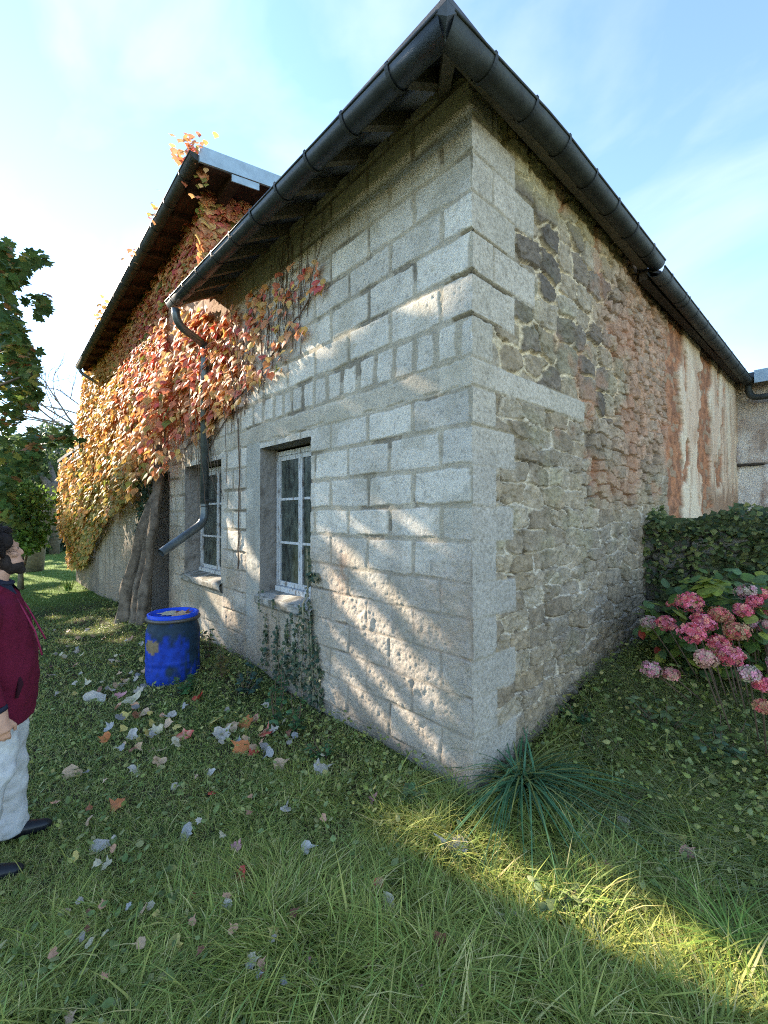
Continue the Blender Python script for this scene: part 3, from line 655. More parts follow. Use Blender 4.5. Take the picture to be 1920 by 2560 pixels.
slab([(-11.66, -0.45, 3.45), (-11.66, 3.2, 4.6), (-15.9, 3.2, 4.6), (-15.9, -0.45, 3.45)], 0.09, 'roof', M_slate, shed)
b = MB(); b.box((-15.85, -0.42, 3.28), (-11.7, -0.36, 3.44)); part('fascia', b.mesh('fascia', M_wood), shed)
# ---------------- plastered building at the far right
far = thing('plastered_building', (0.8, 9.5, 0), 'cream plastered building at the far right, joined square to the rubble wall', 'building')
xs3 = np.arange(0.0, 4.0, 0.02); zs3 = np.arange(0.0, 4.35, 0.02); Xg, Zg = np.meshgrid(xs3, zs3, indexing='ij')
e = fbm(Xg, Zg, 3.5, 4, 421); hh = (e - 0.5) * 0.04 + 0.03 * (Zg < 2.70) - 0.04 * sst(0.03, 0.0, np.abs(Zg - 2.72 + (e - .5) * .05)) + (fbm(Xg, Zg, 30, 3, 422) - .5) * .008
cc = cmix((0.74, 0.68, 0.58), (0.58, 0.48, 0.39), sst(0.5, 0.65, e)); cc = cmix(cc, (0.30, 0.20, 0.14), sst(0.55, 0.75, fbm(Xg, Zg * 0.5, 5, 4, 423)) * 0.7)
cc = cmix(cc, (0.36, 0.27, 0.20), sst(3.0, 3.5, Zg + (e - .5)) * 0.5); cc = cmix(cc, (0.12, 0.10, 0.08), sst(0.035, 0.0, np.abs(Zg - 2.72 + (e - .5) * .05)) * 0.8)
cc = cmix(cc, (0.27, 0.21, 0.15), sst(1.9, 1.55, Zg + (e - .5)) * 0.8)
part('plastered_wall', mesh_np('plastered_wall', np.stack([Xg, 8.5 - hh, Zg], -1).reshape(-1, 3), grid_faces(len(xs3), len(zs3)), M_rubble, cc.reshape(-1, 3)), far)
b = MB(); V = [(x, 8.46 - 0.05 * vnoise(x * 9., 1.) * 1.0, 2.705 + dz_) for x in np.linspace(0.02, 0.42, 9) for dz_ in (0, 0.035)]; V2 = [(p[0], 8.5, p[2]) for p in V]
b.box((0.02, 8.40, 2.70), (0.42, 8.5, 2.73), jit=0.008); part('stone_ledge', b.mesh('stone_ledge', M_wood), far)
slab([(0.2, 8.2, 4.30), (4.2, 8.2, 4.30), (4.2, 10.5, 4.55), (0.2, 10.5, 4.55)], 0.09, 'roof', M_slate, far)
b = MB(); b.box((0.32, 8.12, 4.17), (4.2, 8.15, 4.40)); part('fascia', b.mesh('fascia', M_zincpale), far, 'pale blue-grey metal fascia')
b = MB(); b.tube(bez((0.215, 8.28, 4.20), (0.215, 8.28, 3.95), (0.25, 8.28, 3.92), (0.5, 8.25, 3.92), 12) + [np.array((1.6, 8.25, 3.90))], 0.055, 12); part('outlet_pipe', b.mesh('outlet_pipe', M_zmoss, True), hou)
# ---------------- garden wall
gw = thing('garden_wall', (2.5, 3.5, 0.4), 'low dark stone garden wall capped with moss behind the hydrangea', 'wall')
xg = np.concatenate([np.arange(0.0, 2.6, 0.012), np.arange(2.6, 6, 0.08)]); pr = np.concatenate([np.stack([np.zeros(110), np.linspace(0.2, 1.56, 110)], 1), np.stack([0.06 * (1 - np.cos(np.linspace(0, 1.57, 8))), 1.56 + 0.06 * np.sin(np.linspace(0, 1.57, 8))], 1)[1:], np.stack([np.linspace(0.1, 0.55, 24), np.full(24, 1.63) + 0.05 * np.sin(np.linspace(0, 3.14, 24))], 1), [[0.6, 1.5], [0.6, 0.2]]])
Xg, K = np.meshgrid(xg, np.arange(len(pr)), indexing='ij'); PY = pr[K, 0]; PZ = pr[K, 1]
g, bid, lx, lz = rub_layer(Xg + (fbm(Xg, PZ, 7, 3, 431) - .5) * .06, PZ + (fbm(Xg, PZ, 7, 3, 432) - .5) * .05, 0.3, 0.17, 51.0)
stn = sst(0.006, 0.02, g); hh = (stn * 0.04 + (fbm(Xg, PZ + PY, 20, 4, 433) - .5) * 0.03 + (bid - .5) * .02); top = sst(1.56, 1.62, PZ)
cc = cmix((0.10, 0.09, 0.07), (0.20, 0.185, 0.155), bid); cc = cmix((0.05, 0.045, 0.035), cc, stn); cc = cmix(cc, (0.08, 0.10, 0.03), np.maximum(top, sst(0.5, 0.65, fbm(Xg, PZ, 4, 4, 434)) * 0.7))
part('stonework', mesh_np('stonework', np.stack([Xg, 3.24 + PY - hh * (1 - top), PZ + hh * top], -1).reshape(-1, 3), grid_faces(len(xg), len(pr)), M_rubble, cc.reshape(-1, 3)), gw)
#SECTION_PLANTS
S_D = 1920 / 1659.0                      # photo px per measuring px
def pix(P):
    v = np.asarray(P, float) - CAM; d = v @ fv
    return np.stack([960 + F_PX * (v @ rv) / d, 1280 - F_PX * (v @ uv_) / d, d], -1)
def inpoly(px, py, poly):
    r = np.zeros(px.shape, bool); n = len(poly); j = n - 1
    for i in range(n):
        xi, yi = poly[i]; xj, yj = poly[j]
        c = ((yi > py) != (yj > py)) & (px < (xj - xi) * (py - yi) / (yj - yi + 1e-9) + xi); r ^= c; j = i
    return r
def unit(v): return v / np.maximum(np.linalg.norm(v, axis=-1, keepdims=True), 1e-9)
def rnd(n, a=-1, b=1): return rng.uniform(a, b, n)
M_leaf = mat_vc('leaf', 0.5, 0.0, tint=0.25, tscale=30, spec=0.35, trans=0.45, detail=2)
M_creep = mat_vc('autumn_leaf', 0.6, 0.0, tint=0.3, tscale=18, spec=0.4, trans=0.42, detail=3)
M_grass = mat_vc('grass_blade', 0.55, 0.0, tint=0.0, spec=0.3, trans=0.3)
M_bark = mat_vc('bark', 0.95, 0.01, 25, 0.35, 15, base=(0.13, 0.10, 0.075), spec=0.1)
M_barkg = mat_vc('grey_bark', 0.95, 0.01, 25, 0.45, 9, base=(0.17, 0.145, 0.11), spec=0.1)
M_twig = mat_vc('twig', 0.9, 0.0, base=(0.12, 0.08, 0.055), tint=0.2)
L_MAPLE = fan([(0, 0), (.12, .10), (.42, .02), (.36, .2), (.62, .38), (.40, .46), (.44, .68), (.20, .62), (.12, .82), (0, 1.0), (-.12, .82), (-.20, .62), (-.44, .68), (-.40, .46), (-.62, .38), (-.36, .2), (-.42, .02), (-.12, .10)], (0, .38), 0.22, 0.2)
L_IVY3 = fan([(0, .0), (.22, -.1), (.46, .08), (.50, .36), (.30, .56), (.16, .72), (0, 1.0), (-.16, .72), (-.30, .56), (-.50, .36), (-.46, .08), (-.22, -.1)], (0, .32), 0.25, 0.25)
L_OVAL = fan([(0, 0), (.22, .18), (.30, .45), (.20, .75), (0, 1.0), (-.20, .75), (-.30, .45), (-.22, .18)], (0, .45), 0.3, 0.3)
L_BIT = fan([(0, 0), (.33, .3), (.26, .7), (0, 1.0), (-.26, .7), (-.33, .3)], (0, .5), 0.3, 0.1)
def leafmesh(name, T, pos, nrm, tip, size, colr, mat): 
    V, Fa, C = instances(T[0], T[1], pos, nrm, tip, size, colr); return mesh_np(name, V, Fa, mat, C)
def pal(n, cols, wts=None, jit=0.15):
    cols = np.array(cols, float); i = rng.choice(len(cols), n, p=wts); c = cols[i] * (1 + rnd((n, 1)) * jit) * (1 + rnd((n, 3)) * 0.06); return np.clip(c, 0, 1)
# ---- which places the sun reaches (gaps cut through maple crown and added leaf screens)
def lit_mask(p):
    """p: leaf positions -> True where the leaf would shade a sunlit place"""
    t = -p[:, 1] / 0.27; X = p[:, 0] + t; Zw = p[:, 2] - 0.5 * t
    tg = (p[:, 2] - 0.05) / 0.5; gx = p[:, 0] + tg; gy = p[:, 1] + 0.27 * tg
    q = Zw + 0.5 * X
    n = vnoise(q * 5.2 + 3.3, X * 0.5, 501) * 0.6 + vnoise(q * 10 + 1.1, X * 0.8, 502) * 0.4
    thr = np.where(Zw > 2.15, 0.50, 0.44); thr = np.where(Zw < 1.45 + 0.15 * X, 0.33, thr)
    thr = np.where(X < -1.75, 0.60, thr); thr = np.where(Zw < 0.2, 0.5, thr)
    wall = (X < 0.02) & (Zw > 0.0) & (n > thr) & (Zw < 2.95 + 0.25 * (X < -2)) & (X > -4.6)
    BR = np.array([(2.25, 2.32, -1.2, 0), (2.02, 2.14, -1.6, -.2), (1.86, 1.97, -1.4, -.1), (1.70, 1.82, -1.1, .1), (1.52, 1.66, -.9, .1), (2.19, 2.32, -.9, .1), (1.36, 1.48, -1.6, .1), (1.22, 1.32, -1.1, .1), (1.05, 1.19, -1.85, .1), (.68, .93, -1.75, .1), (.22, .61, -1.75, .1), (-.05, .17, -1.7, .1), (-.34, -.10, -1.6, .1), (-.72, -.40, -1.7, -.2), (2.42, 2.52, -.9, .1)])
    qj = q + (vnoise(q * 3, X * 2.2, 507) - .5) * .05; band_ = np.zeros(len(q), bool)
    for a_, b_, x0_, x1_ in BR: band_ |= (qj > a_) & (qj < b_) & (X > x0_) & (X < x1_) & (vnoise(X * 2.4, q * 9, 508) > 0.12)
    wall = np.where(X > -1.8, band_ & (Zw > 0.02) & (X < .02) & (Zw < 2.95), wall)
    # one broad streak between the windows
    wall |= (np.abs(q - (-0.42)) < 0.09) & (X > -3.75) & (X < -2.8) & (Zw > 0.8)
    wall |= (X < -4.6) & (n > 0.72) & (Zw > 0)
    high = Zw > np.interp(X, [-14, -9, -6, -4.6, -3, -1.8, 0], [0.3, 0.9, 2.0, 2.6, 2.9, 3.1, 3.3])
    dy = gy - (-0.49 + 0.33 * (gx - 0.25) + (vnoise(gx * 2.1, gx * 0, 503) - .5) * 0.12)
    g = (Zw < 0.05) & (np.abs(dy) < np.interp(gx, [-0.4, 0.2, 1.4, 2.5], [0.10, 0.30, 0.50, 0.6])) & (gx > -0.4) & (vnoise(gx * 5, gy * 5, 504) > 0.12)
    g |= (gx < -12.5) & (gy < 3) & (vnoise(gx * 0.9, gy * 1.2, 505) > 0.45)
    g |= (gx < -5.2) & (gx > -10) & (gy > -1.5) & (gy < 0) & (vnoise(gx * 3, gy * 4, 506) > 0.55)
    return wall | high | g
n = 90000
Xw = rnd(n, -22, 9); Zw = rnd(n, -4.6, 3.4); nearc = (Xw > -5) & (Xw < .4) & (Zw > -.5); t = np.where(nearc, rnd(n, 8.7, 10.6), rnd(n, 20, 26))
p = np.stack([Xw - t, -0.27 * t, Zw + 0.5 * t], 1)
ok = (p[:, 2] > 0.4) & ~lit_mask(p); pfar = p[ok & ~nearc]
nn_ = 26000; Xn = rnd(nn_, -5, .4); Zn = rnd(nn_, -.5, 3.4); tn = rnd(nn_, 8.7, 10.6); p = np.stack([Xn - tn, -0.27 * tn, Zn + 0.5 * tn], 1); p = p[~lit_mask(p) & (Zn < 3.1 + .5 * (vnoise(Xn * 3, Zn * 0, 512) - .3)) & (Xn > -5 + 1.2 * vnoise(Zn * 1.7, Zn * 0, 513))]  # unseen leaves added to the maple, gaps cut to throw sun streaks
# visible fringe of the maple, at the left edge of the view
bnd = np.array([(520, 30), (545, 60), (556, 92), (580, 60), (600, 40), (640, 92), (660, 104), (690, 88), (720, 70), (770, 78), (820, 86), (880, 100), (930, 112), (950, 108), (1000, 84), (1050, 66), (1090, 52), (1150, 30)])
m_ = 7000
vv = rnd(m_, 520, 1150); uu_ = np.interp(vv, bnd[:, 0], bnd[:, 1]) - np.abs(rng.normal(0, 1, m_)) * 45 - rng.uniform(0, 30, m_) * (rng.random(m_) < 0.6)
gap = vnoise(uu_ * 0.03, vv * 0.022, 511) + 0.30 * sst(60, 0, uu_) > 0.54
dd = rnd(m_, 5.0, 8.5)
q = CAM + dd[:, None] * (fv + rv * ((uu_ * S_D - 960) / F_PX)[:, None] - uv_ * ((vv * S_D - 1280) / F_PX)[:, None])
q = q[gap & (uu_ > -120)]
spur = []
for (u0, v0, u1, v1, k_) in ((90, 960, 185, 930, 26), (90, 940, 200, 945, 16), (60, 550, 98, 560, 12), (60, 650, 105, 650, 12)):
    s_ = rng.random(k_); uu2 = lerp(u0, u1, s_) + rnd(k_, -8, 8); vv2 = lerp(v0, v1, s_) + rnd(k_, -14, 14)
    spur.append(CAM + 5.6 * (fv + rv * ((uu2 * S_D - 960) / F_PX)[:, None] - uv_ * ((vv2 * S_D - 1280) / F_PX)[:, None]))
q = np.concatenate([q] + spur)
q = q[~lit_mask(q)]
allp = np.concatenate([p, q]); k_ = len(allp)
nr = unit(np.stack([rnd(k_, -.6, .6), rnd(k_, -.6, .6), rnd(k_, .2, 1.0)], 1)); tp = unit(np.stack([rnd(k_), rnd(k_), rnd(k_, -.8, .1)], 1))
nr[:len(p)] = unit(SUN + rnd((len(p), 3)) * 0.5)
cc = pal(k_, [(.06, .11, .03), (.09, .15, .04), (.13, .18, .04), (.24, .22, .04), (.30, .14, .05)], [.3, .3, .25, .1, .05])
sz = np.concatenate([rnd(len(p), .07, .11), rnd(len(q), .09, .15)])
maple = thing('maple_tree', (-9.0, -3.3, -0.2), 'big dark leafy maple at the left edge of the photo', 'tree')
b = MB(); b.tube([(-9.0, -3.3, -0.4), (-9.05, -3.3, 1.0), (-9.0, -3.25, 2.6), (-8.8, -3.2, 4.4), (-8.9, -3.2, 6.5)], [.30, .25, .22, .16, .05], 14, noise=0.1)
for (e, r0) in (((-13, -3.4, 5.5), .1), ((-16, -3.8, 6.6), .07), ((-5.5, -2.9, 4.6), .09), ((-3.2, -2.8, 3.2), .06), ((-7.5, -1.9, 4.6), .05), ((-5.5, -1.75, 3.6), .045), ((-12, -3, 3.0), .08), ((-6, -3.0, 2.0), .06)):
    s0 = np.array([-8.95, -3.25, rng.uniform(1.6, 3.6)]); e = np.array(e, float); mid = (s0 + e) / 2 + rnd(3, -.3, .3)
    b.tube(bez(s0, mid, mid, e, 7), list(np.linspace(r0, 0.012, 7)), 7)
part('trunk', b.mesh('trunk', M_bark, True), maple)
Va, Fa_, Ca = instances(L_BIT[0], L_BIT[1], p, nr[:len(p)], tp[:len(p)], sz[:len(p)], cc[:len(p)]); Vb, Fb_, Cb = instances(L_MAPLE[0], L_MAPLE[1], q, nr[len(p):], tp[len(p):], sz[len(p):], cc[len(p):])
part('crown', mesh_np('crown', np.concatenate([Va, Vb]), np.concatenate([Fa_, Fb_ + len(Va)]), M_leaf, np.concatenate([Ca, Cb])), maple)
for i_, (xa_, xb_) in enumerate(((-60, -33), (-33, -24), (-24, -5))):  # unseen leaf screens added to shade the ground, given trunks like trees
    pf = pfar[(pfar[:, 0] >= xa_) & (pfar[:, 0] < xb_)]; kf = len(pf); c0 = np.median(pf, 0)
    lt = thing('added_leaf_screen', (c0[0], c0[1], -.4), ('far', 'middle', 'near')[i_] + 'most of three unseen leaf screens added left of the view for shade', 'tree', 'added leaf screens left of the view'); b = MB()
    b.tube([(c0[0], c0[1], -.5), (c0[0] + .1, c0[1], 4), (c0[0], c0[1] + .1, 8), (c0[0] + .2, c0[1], 12)], [.4, .33, .25, .1], 12)
    for j_ in range(9):
        e_ = pf[rng.integers(kf)]; s0 = np.array([c0[0], c0[1], rng.uniform(4, 9)]); b.tube(bez(s0, (s0 + e_) / 2 + [0, 0, .5], (s0 + e_) / 2 + [0, 0, .5], e_, 6), list(np.linspace(.1, .02, 6)), 6)
    part('trunk', b.mesh('trunk', M_bark, True), lt); part('crown', leafmesh('crown', L_BIT, pf, unit(SUN + rnd((kf, 3)) * .5), unit(rnd((kf, 3))), rnd(kf, .10, .15), pal(kf, [(.06, .11, .03), (.09, .15, .04)]), M_leaf), lt)
# ---- creeper
CP = [(168, 905), (182, 800), (215, 735), (258, 672), (300, 610), (340, 560), (372, 540), (382, 470), (410, 412), (455, 425), (520, 428), (560, 430), (380, 655), (402, 672), (470, 655), (540, 622), (600, 580), (650, 560), (690, 556), (704, 590), (690, 650), (655, 720), (628, 780), (590, 810), (530, 850), (480, 905), (455, 930), (400, 965), (368, 1000), (340, 1025), (300, 1050), (270, 1090), (235, 1110), (205, 1170), (180, 1225), (150, 1225), (128, 1170), (118, 1100), (130, 1000), (160, 950)]
nL = 26000
Xw = rnd(nL, -15.6, -1.4); Zw = rnd(nL, 0.0, 6.3)
bul = 0.06 + 0.30 * sst(-3.2, -6.5, Xw) * sst(5.2, 3.2, Zw) * sst(0.8, 1.8, Zw) + 0.16 * sst(-10.5, -12.5, Xw)
bul = bul * (0.45 + 1.1 * fbm(Xw, Zw, 0.9, 3, 521)) 
yy = -(bul * rng.uniform(0.35, 1.0, nL) + 0.02)
p = np.stack([Xw, yy, Zw], 1); P2 = pix(p); u = P2[:, 0] / S_D; v = P2[:, 1] / S_D
inside = inpoly(u, v, CP)
edge = fbm(Xw, Zw, 2.2, 4, 522)
fr_ = sst(-4.0, -1.9, Xw)                                              # sparse fringe at the right
dens = lerp(1.0, 0.42, fr_) * np.where(Xw > -3.3, sst(0.28, 0.50, edge) * 1.0, 1)
dens = dens * np.where((v > 930) & (u > 300), 0.6, 1.0) * (0.55 + 0.45 * sst(-3, -9, Xw) + 0.45 * (v < 900))
shut = (u > 358) & (u < 378) & (v > 640) & (v < 760)                   # bare strip of boards
keep = inside & (rng.random(nL) < dens) & ~shut & (Zw < 6.25)
# keep the low roof clear
keep &= ~((Xw > -4.15) & (Zw > 4.25))
p = p[keep]; u = u[keep]; v = v[keep]; k_ = len(p)
# leaves on the gable wall, above the low roof
g_ = 3600; Yg = rnd(g_, -0.15, 1.6); Zg = rnd(g_, 4.7, 6.15); gp = np.stack([-4.30 + rnd(g_, 0.04, 0.22), Yg, Zg], 1)
gp = gp[(Zg < 6.05 + .18 * Yg) & (rng.random(g_) < 0.9)]
# tufts growing over the roof corner and along the gutter
tf = [gp]
for (c0, sg_, kk) in (((-3.85, -0.42, 6.15), (.13, .10, .11), 80), ((-3.75, -0.32, 5.98), (.10, .06, .12), 36), ((-5.0, -0.5, 6.02), (.15, .05, .06), 16), ((-6.2, -0.5, 5.93), (.12, .05, .06), 8), ((-8.2, -0.5, 5.85), (.2, .06, .06), 14), ((-9.0, -.5, 5.8), (.25, .06, .05), 12)):
    tf.append(np.array(c0) + rng.normal(0, 1, (kk, 3)) * np.array(sg_))
tf = np.concatenate(tf)
P2 = pix(tf); 
ng = len(tf); allp = np.concatenate([p, tf]); u = np.concatenate([u, P2[:, 0] / S_D]); v = np.concatenate([v, P2[:, 1] / S_D]); K = len(allp)
nr = unit(np.stack([rnd(K, -.55, .75), rnd(K, -1.3, -.35), rnd(K, -.15, .75)], 1)); tp = unit(np.stack([rnd(K, -.35, .35), rnd(K, -.35, .1), -np.ones(K)], 1))
nr[len(p):] = unit(np.stack([rnd(ng, .4, 1.3), rnd(ng, -.9, .2), rnd(ng, -.1, .8)], 1))
red = np.clip(sst(170, 360, u) * sst(1120, 850, v) + 0.3 * sst(240, 400, u), 0, 1) ; nz_ = fbm(allp[:, 0] * 1.6, allp[:, 2] * 1.6, 1.0, 3, 531)
red = np.clip(red + (nz_ - 0.5) * 1.1, 0, 1)
grn = np.clip(sst(930, 1080, v) * sst(420, 250, u) * sst(110, 200, u) * 0.6 + (fbm(allp[:, 0], allp[:, 2], 2.2, 3, 532) - 0.45) * 0.8, 0, 0.75)
c1 = pal(K, [(.66, .20, .11), (.66, .30, .14), (.60, .13, .12), (.68, .42, .18)], [.3, .35, .15, .2]); c2 = pal(K, [(.66, .43, .12), (.60, .38, .12), (.66, .30, .09)], [.45, .3, .25]); c3 = pal(K, [(.22, .24, .05), (.32, .30, .07), (.40, .33, .10)])
cc = c2 * (1 - red[:, None]) + c1 * red[:, None]; pick = rng.random(K) < grn; cc[pick] = c3[pick]
mixl = rng.random(K) < 0.18; cc[mixl] = c2[mixl]
sz = rnd(K, .085, .155); sz[:len(p)] *= np.interp(p[:, 0], [-4.5, -2.5], [1.0, 0.66]); sz[len(p) + len(gp):] *= .62
creeper = thing('creeper', (-6.4, -0.3, 0), 'autumn creeper with red, orange and yellow leaves covering the barn and half the block wall', 'creeper')
part('leaves', leafmesh('leaves', L_IVY3, allp, nr, tp, sz, cc, M_creep), creeper)
b = MB()
def wander(x0, z0, dx, dz, n_, y=-0.02, s=0.05, yo=0.0):
    P = []; x, z = x0, z0
    for i in range(n_): P.append((x, y - yo * i / n_, z)); x += dx / n_ + rng.normal(0, s * 0.35); z += dz / n_ + rng.normal(0, s * 0.3)
    return P
for i in range(70):                                                    # hanging shoots
    x = rng.uniform(-9.5, -3.0); z = rng.uniform(2.6, 4.2); b.tube(wander(x, z, rng.uniform(-.1, .5), rng.uniform(-1.3, -.5), 9, y=-0.06 - 0.2 * rng.random(), s=.05), [.004] * 9, 4, caps=False)
for i in range(46):                                                    # bare runners at the right fringe
    x = rng.uniform(-3.6, -1.75); z = rng.uniform(2.9, 3.5) + 0.35 * (x + 3); b.tube(wander(x, z, rng.uniform(-.05, .25), rng.uniform(.4, 1.3), 10, y=-0.014, s=.05), [.0035] * 10, 4, caps=False)
for (a0, a1) in (((-5.2, 2.72), (-3.4, 3.12)), ((-3.5, 3.08), (-2.3, 3.45)), ((-2.4, 3.42), (-1.8, 3.75)), ((-4.6, 2.5), (-3.3, 3.1)), ((-3.35, 2.9), (-3.33, 1.0))):
    b.tube(wander(a0[0], a0[1], a1[0] - a0[0], a1[1] - a0[1], 14, y=-0.02, s=.03), [.008] * 14, 5, caps=False)
part('shoots', b.mesh('shoots', M_twig), creeper)
def gnarled(P, R, seed): 
    b = MB(); pts = []; rr = []
    P = np.array(P, float); tt = np.linspace(0, 1, 22); idx = np.linspace(0, 1, len(P))
    for t_ in tt: pts.append(np.array([np.interp(t_, idx, P[:, k]) for k in range(3)]) + (np.array([vnoise(t_ * 7, seed), vnoise(t_ * 7, seed + 3), 0.5]) - .5) * 0.07); rr.append(np.interp(t_, idx, R) * (0.85 + 0.35 * float(vnoise(t_ * 9, seed + 7))))
    b.tube(pts, rr, 22, noise=0.45, seed=seed); return b
M_old = mat_vc('old_vine_bark', 0.95, 0.02, 14, 0.55, 9, base=(0.17, 0.14, 0.11), spec=0.1)
for i, (P, R_) in enumerate((([(-6.75, -.5, -.35), (-6.6, -.42, .5), (-6.35, -.32, 1.3), (-6.15, -.2, 2.0), (-6.1, -.1, 2.5)], [.15, .11, .085, .075, .06]), ([(-6.3, -.45, -.3), (-6.2, -.4, .5), (-6.2, -.3, 1.2), (-6.0, -.2, 2.0), (-6.1, -.12, 2.9)], [.11, .075, .065, .08, .05]), ([(-6.0, -.4, -.3), (-5.98, -.36, .6), (-5.95, -.3, 1.2), (-5.9, -.25, 1.7), (-6.0, -.12, 2.4)], [.095, .08, .06, .06, .04]))):
    part('trunk', gnarled(P, R_, i * 3.7 + 1).mesh('trunk', M_old, True), creeper)
# ---- low plants: blades helper
def blades(pos, dirv, up, length, width, bend, colr, seg=3):
    k = len(pos); dirv = unit(dirv); side = unit(np.cross(up, dirv)); t = np.linspace(0, 1, seg + 1)
    V = np.zeros((k, 2 * seg + 1, 3)); C = np.zeros((k, 2 * seg + 1, 3))
    for i, s in enumerate(t):
        c = pos + up * (length * (s - bend * s * s * 0.55))[:, None] + dirv * (length * (bend * s * s * 0.9 + 0.15 * s))[:, None]
        wd = (width * (1 - s ** 1.6) * 0.5)[:, None]
        if i < seg: V[:, 2 * i] = c - side * wd; V[:, 2 * i + 1] = c + side * wd; C[:, 2 * i] = C[:, 2 * i + 1] = colr
        else: V[:, 2 * i] = c; C[:, 2 * i] = colr
    f = []
    for i in range(seg - 1): a = 2 * i; f += [(a, a + 1, a + 3), (a, a + 3, a + 2)]
    a = 2 * (seg - 1); f.append((a, a + 1, a + 2))
    Fa = np.array(f)[None] + (np.arange(k) * (2 * seg + 1))[:, None, None]
    return V.reshape(-1, 3), Fa.reshape(-1, 3), C.reshape(-1, 3)
def ground_pts(n, dmin, dmax, pw=1.0):
    """points on the ground in the wedge seen by the lens (a little wider), denser near"""
    u = rnd(n, -1.05, 1.0); d = (dmin ** (1 - pw) + rng.random(n) * (dmax ** (1 - pw) - dmin ** (1 - pw))) ** (1 / (1 - pw)) if pw != 1 else dmin * (dmax / dmin) ** rng.random(n)
    q = CAM[None] + d[:, None] * (fh[None] + rv[None] * u[:, None]); q[:, 2] = gz(q[:, 0], q[:, 1]); return q
def outside(q): return ~((q[:, 0] < 0.03) & (q[:, 1] > -0.03) & (q[:, 0] > -15.4)) & ~((q[:, 1] > 3.2) & (q[:, 0] > 0))
q = ground_pts(210000, 0.7, 6.5, 0.85); q = q[outside(q)]; k_ = len(q)
cl = fbm(q[:, 0], q[:, 1], 3.0, 3, 541); an = fbm(q[:, 0], q[:, 1], 2.4, 3, 542) * 16 + rng.normal(0, 1.1, k_)
near = sst(-1.6, 0.2, q[:, 0]); rt = sst(-0.2, 0.6, q[:, 0]) 
keep = rng.random(k_) < (0.60 + 0.40 * near) * (0.5 + 0.8 * cl); keep &= ~((q[:, 1] > 0.9) & (rng.random(k_) < 0.55)); keep &= rng.random(k_) < np.where((q[:, 1] > -0.55) & (q[:, 0] < -0.4), 0.35, 1.0)
q = q[keep]; an = an[keep]; cl = cl[keep]; near = near[keep]; k_ = len(q)
ln = (0.045 + 0.075 * near * cl * 1.6) * rnd(k_, .5, 1.5); long_ = rng.random(k_) < 0.04 * near; ln[long_] *= 1.8
dv = np.stack([np.cos(an), np.sin(an), np.zeros(k_)], 1); lean = rnd(k_, .0, .9)[:, None]
upv = unit(np.stack([np.cos(an) * lean[:, 0], np.sin(an) * lean[:, 0], np.ones(k_)], 1))
cc = pal(k_, [(.29, .32, .065), (.40, .41, .10), (.20, .25, .045), (.54, .48, .19), (.25, .33, .08)], [.3, .25, .2, .12, .13])
V, Fa, C = blades(q - [0, 0, .01], dv, upv, ln, np.clip(ln * 0.042, .0020, .0070) * rnd(k_, .6, 1.6), rnd(k_, .3, 1.3), cc)
o = bpy.data.objects.new('grass', mesh_np('grass', V, Fa, M_grass, C)); col.objects.link(o); tag(o, 'matted uncut green grass over the foreground', 'grass', kind='stuff')
q = ground_pts(170000, 1.6, 8.5, 1.0); q = q[outside(q) & (q[:, 1] > -3.4) & (q[:, 0] < 1.5)]; k_ = len(q); an = rnd(k_, 0, 6.3); dpt = (q - CAM) @ fh
cc = pal(k_, [(.30, .35, .08), (.40, .43, .12), (.20, .26, .05), (.50, .45, .18), (.25, .32, .09)])
V, Fa, C = blades(q - [0, 0, .005], np.stack([np.cos(an), np.sin(an), 0 * an], 1), unit(np.stack([rnd(k_) * .7, rnd(k_) * .7, np.ones(k_)], 1)), rnd(k_, .025, .085), .0011 * dpt * rnd(k_, .7, 1.6), rnd(k_, .2, 1.4), cc, 2)
o = bpy.data.objects.new('turf', mesh_np('turf', V, Fa, M_grass, C)); col.objects.link(o); tag(o, 'short weedy turf between the barrel and the corner', 'grass', kind='stuff')
q = ground_pts(90000, 5.0, 26.0, 1.2); q = q[outside(q) & (q[:, 1] > -4) & (q[:, 0] < -8)]; k_ = len(q); an = rnd(k_, 0, 6.3)
cc = pal(k_, [(.10, .16, .035), (.14, .20, .05), (.17, .22, .05)])
dpt = (q - CAM) @ fh
V, Fa, C = blades(q, np.stack([np.cos(an), np.sin(an), 0 * an], 1), unit(np.stack([rnd(k_) * .4, rnd(k_) * .4, np.ones(k_)], 1)), rnd(k_, .04, .08), 0.0012 * dpt, rnd(k_, .2, .8), cc, 2)
o = bpy.data.objects.new('lawn', mesh_np('lawn', V, Fa, M_grass, C)); col.objects.link(o); tag(o, 'short mown lawn beyond the barn', 'lawn', kind='stuff')
k_ = 120000; q = np.stack([rnd(k_, -9, 7), rnd(k_, -9, 6), np.zeros(k_)], 1); v_ = q - CAM; inw = (np.abs(v_ @ rv) < .95 * (v_ @ fh)) & (v_ @ fh > .75)
q = q[~inw & outside(q)]; q[:, 2] = gz(q[:, 0], q[:, 1]); k_ = len(q); an = rnd(k_, 0, 6.3)
V, Fa, C = blades(q, np.stack([np.cos(an), np.sin(an), 0 * an], 1), unit(np.stack([rnd(k_) * .6, rnd(k_) * .6, np.ones(k_)], 1)), rnd(k_, .05, .12), rnd(k_, .004, .009), rnd(k_, .3, 1.4), pal(k_, [(.27, .28, .06), (.37, .36, .09), (.19, .23, .045)]), 2)
o = bpy.data.objects.new('surrounding_grass', mesh_np('surrounding_grass', V, Fa, M_grass, C)); col.objects.link(o); tag(o, 'rough grass around the garden beside the view', 'grass', kind='stuff')
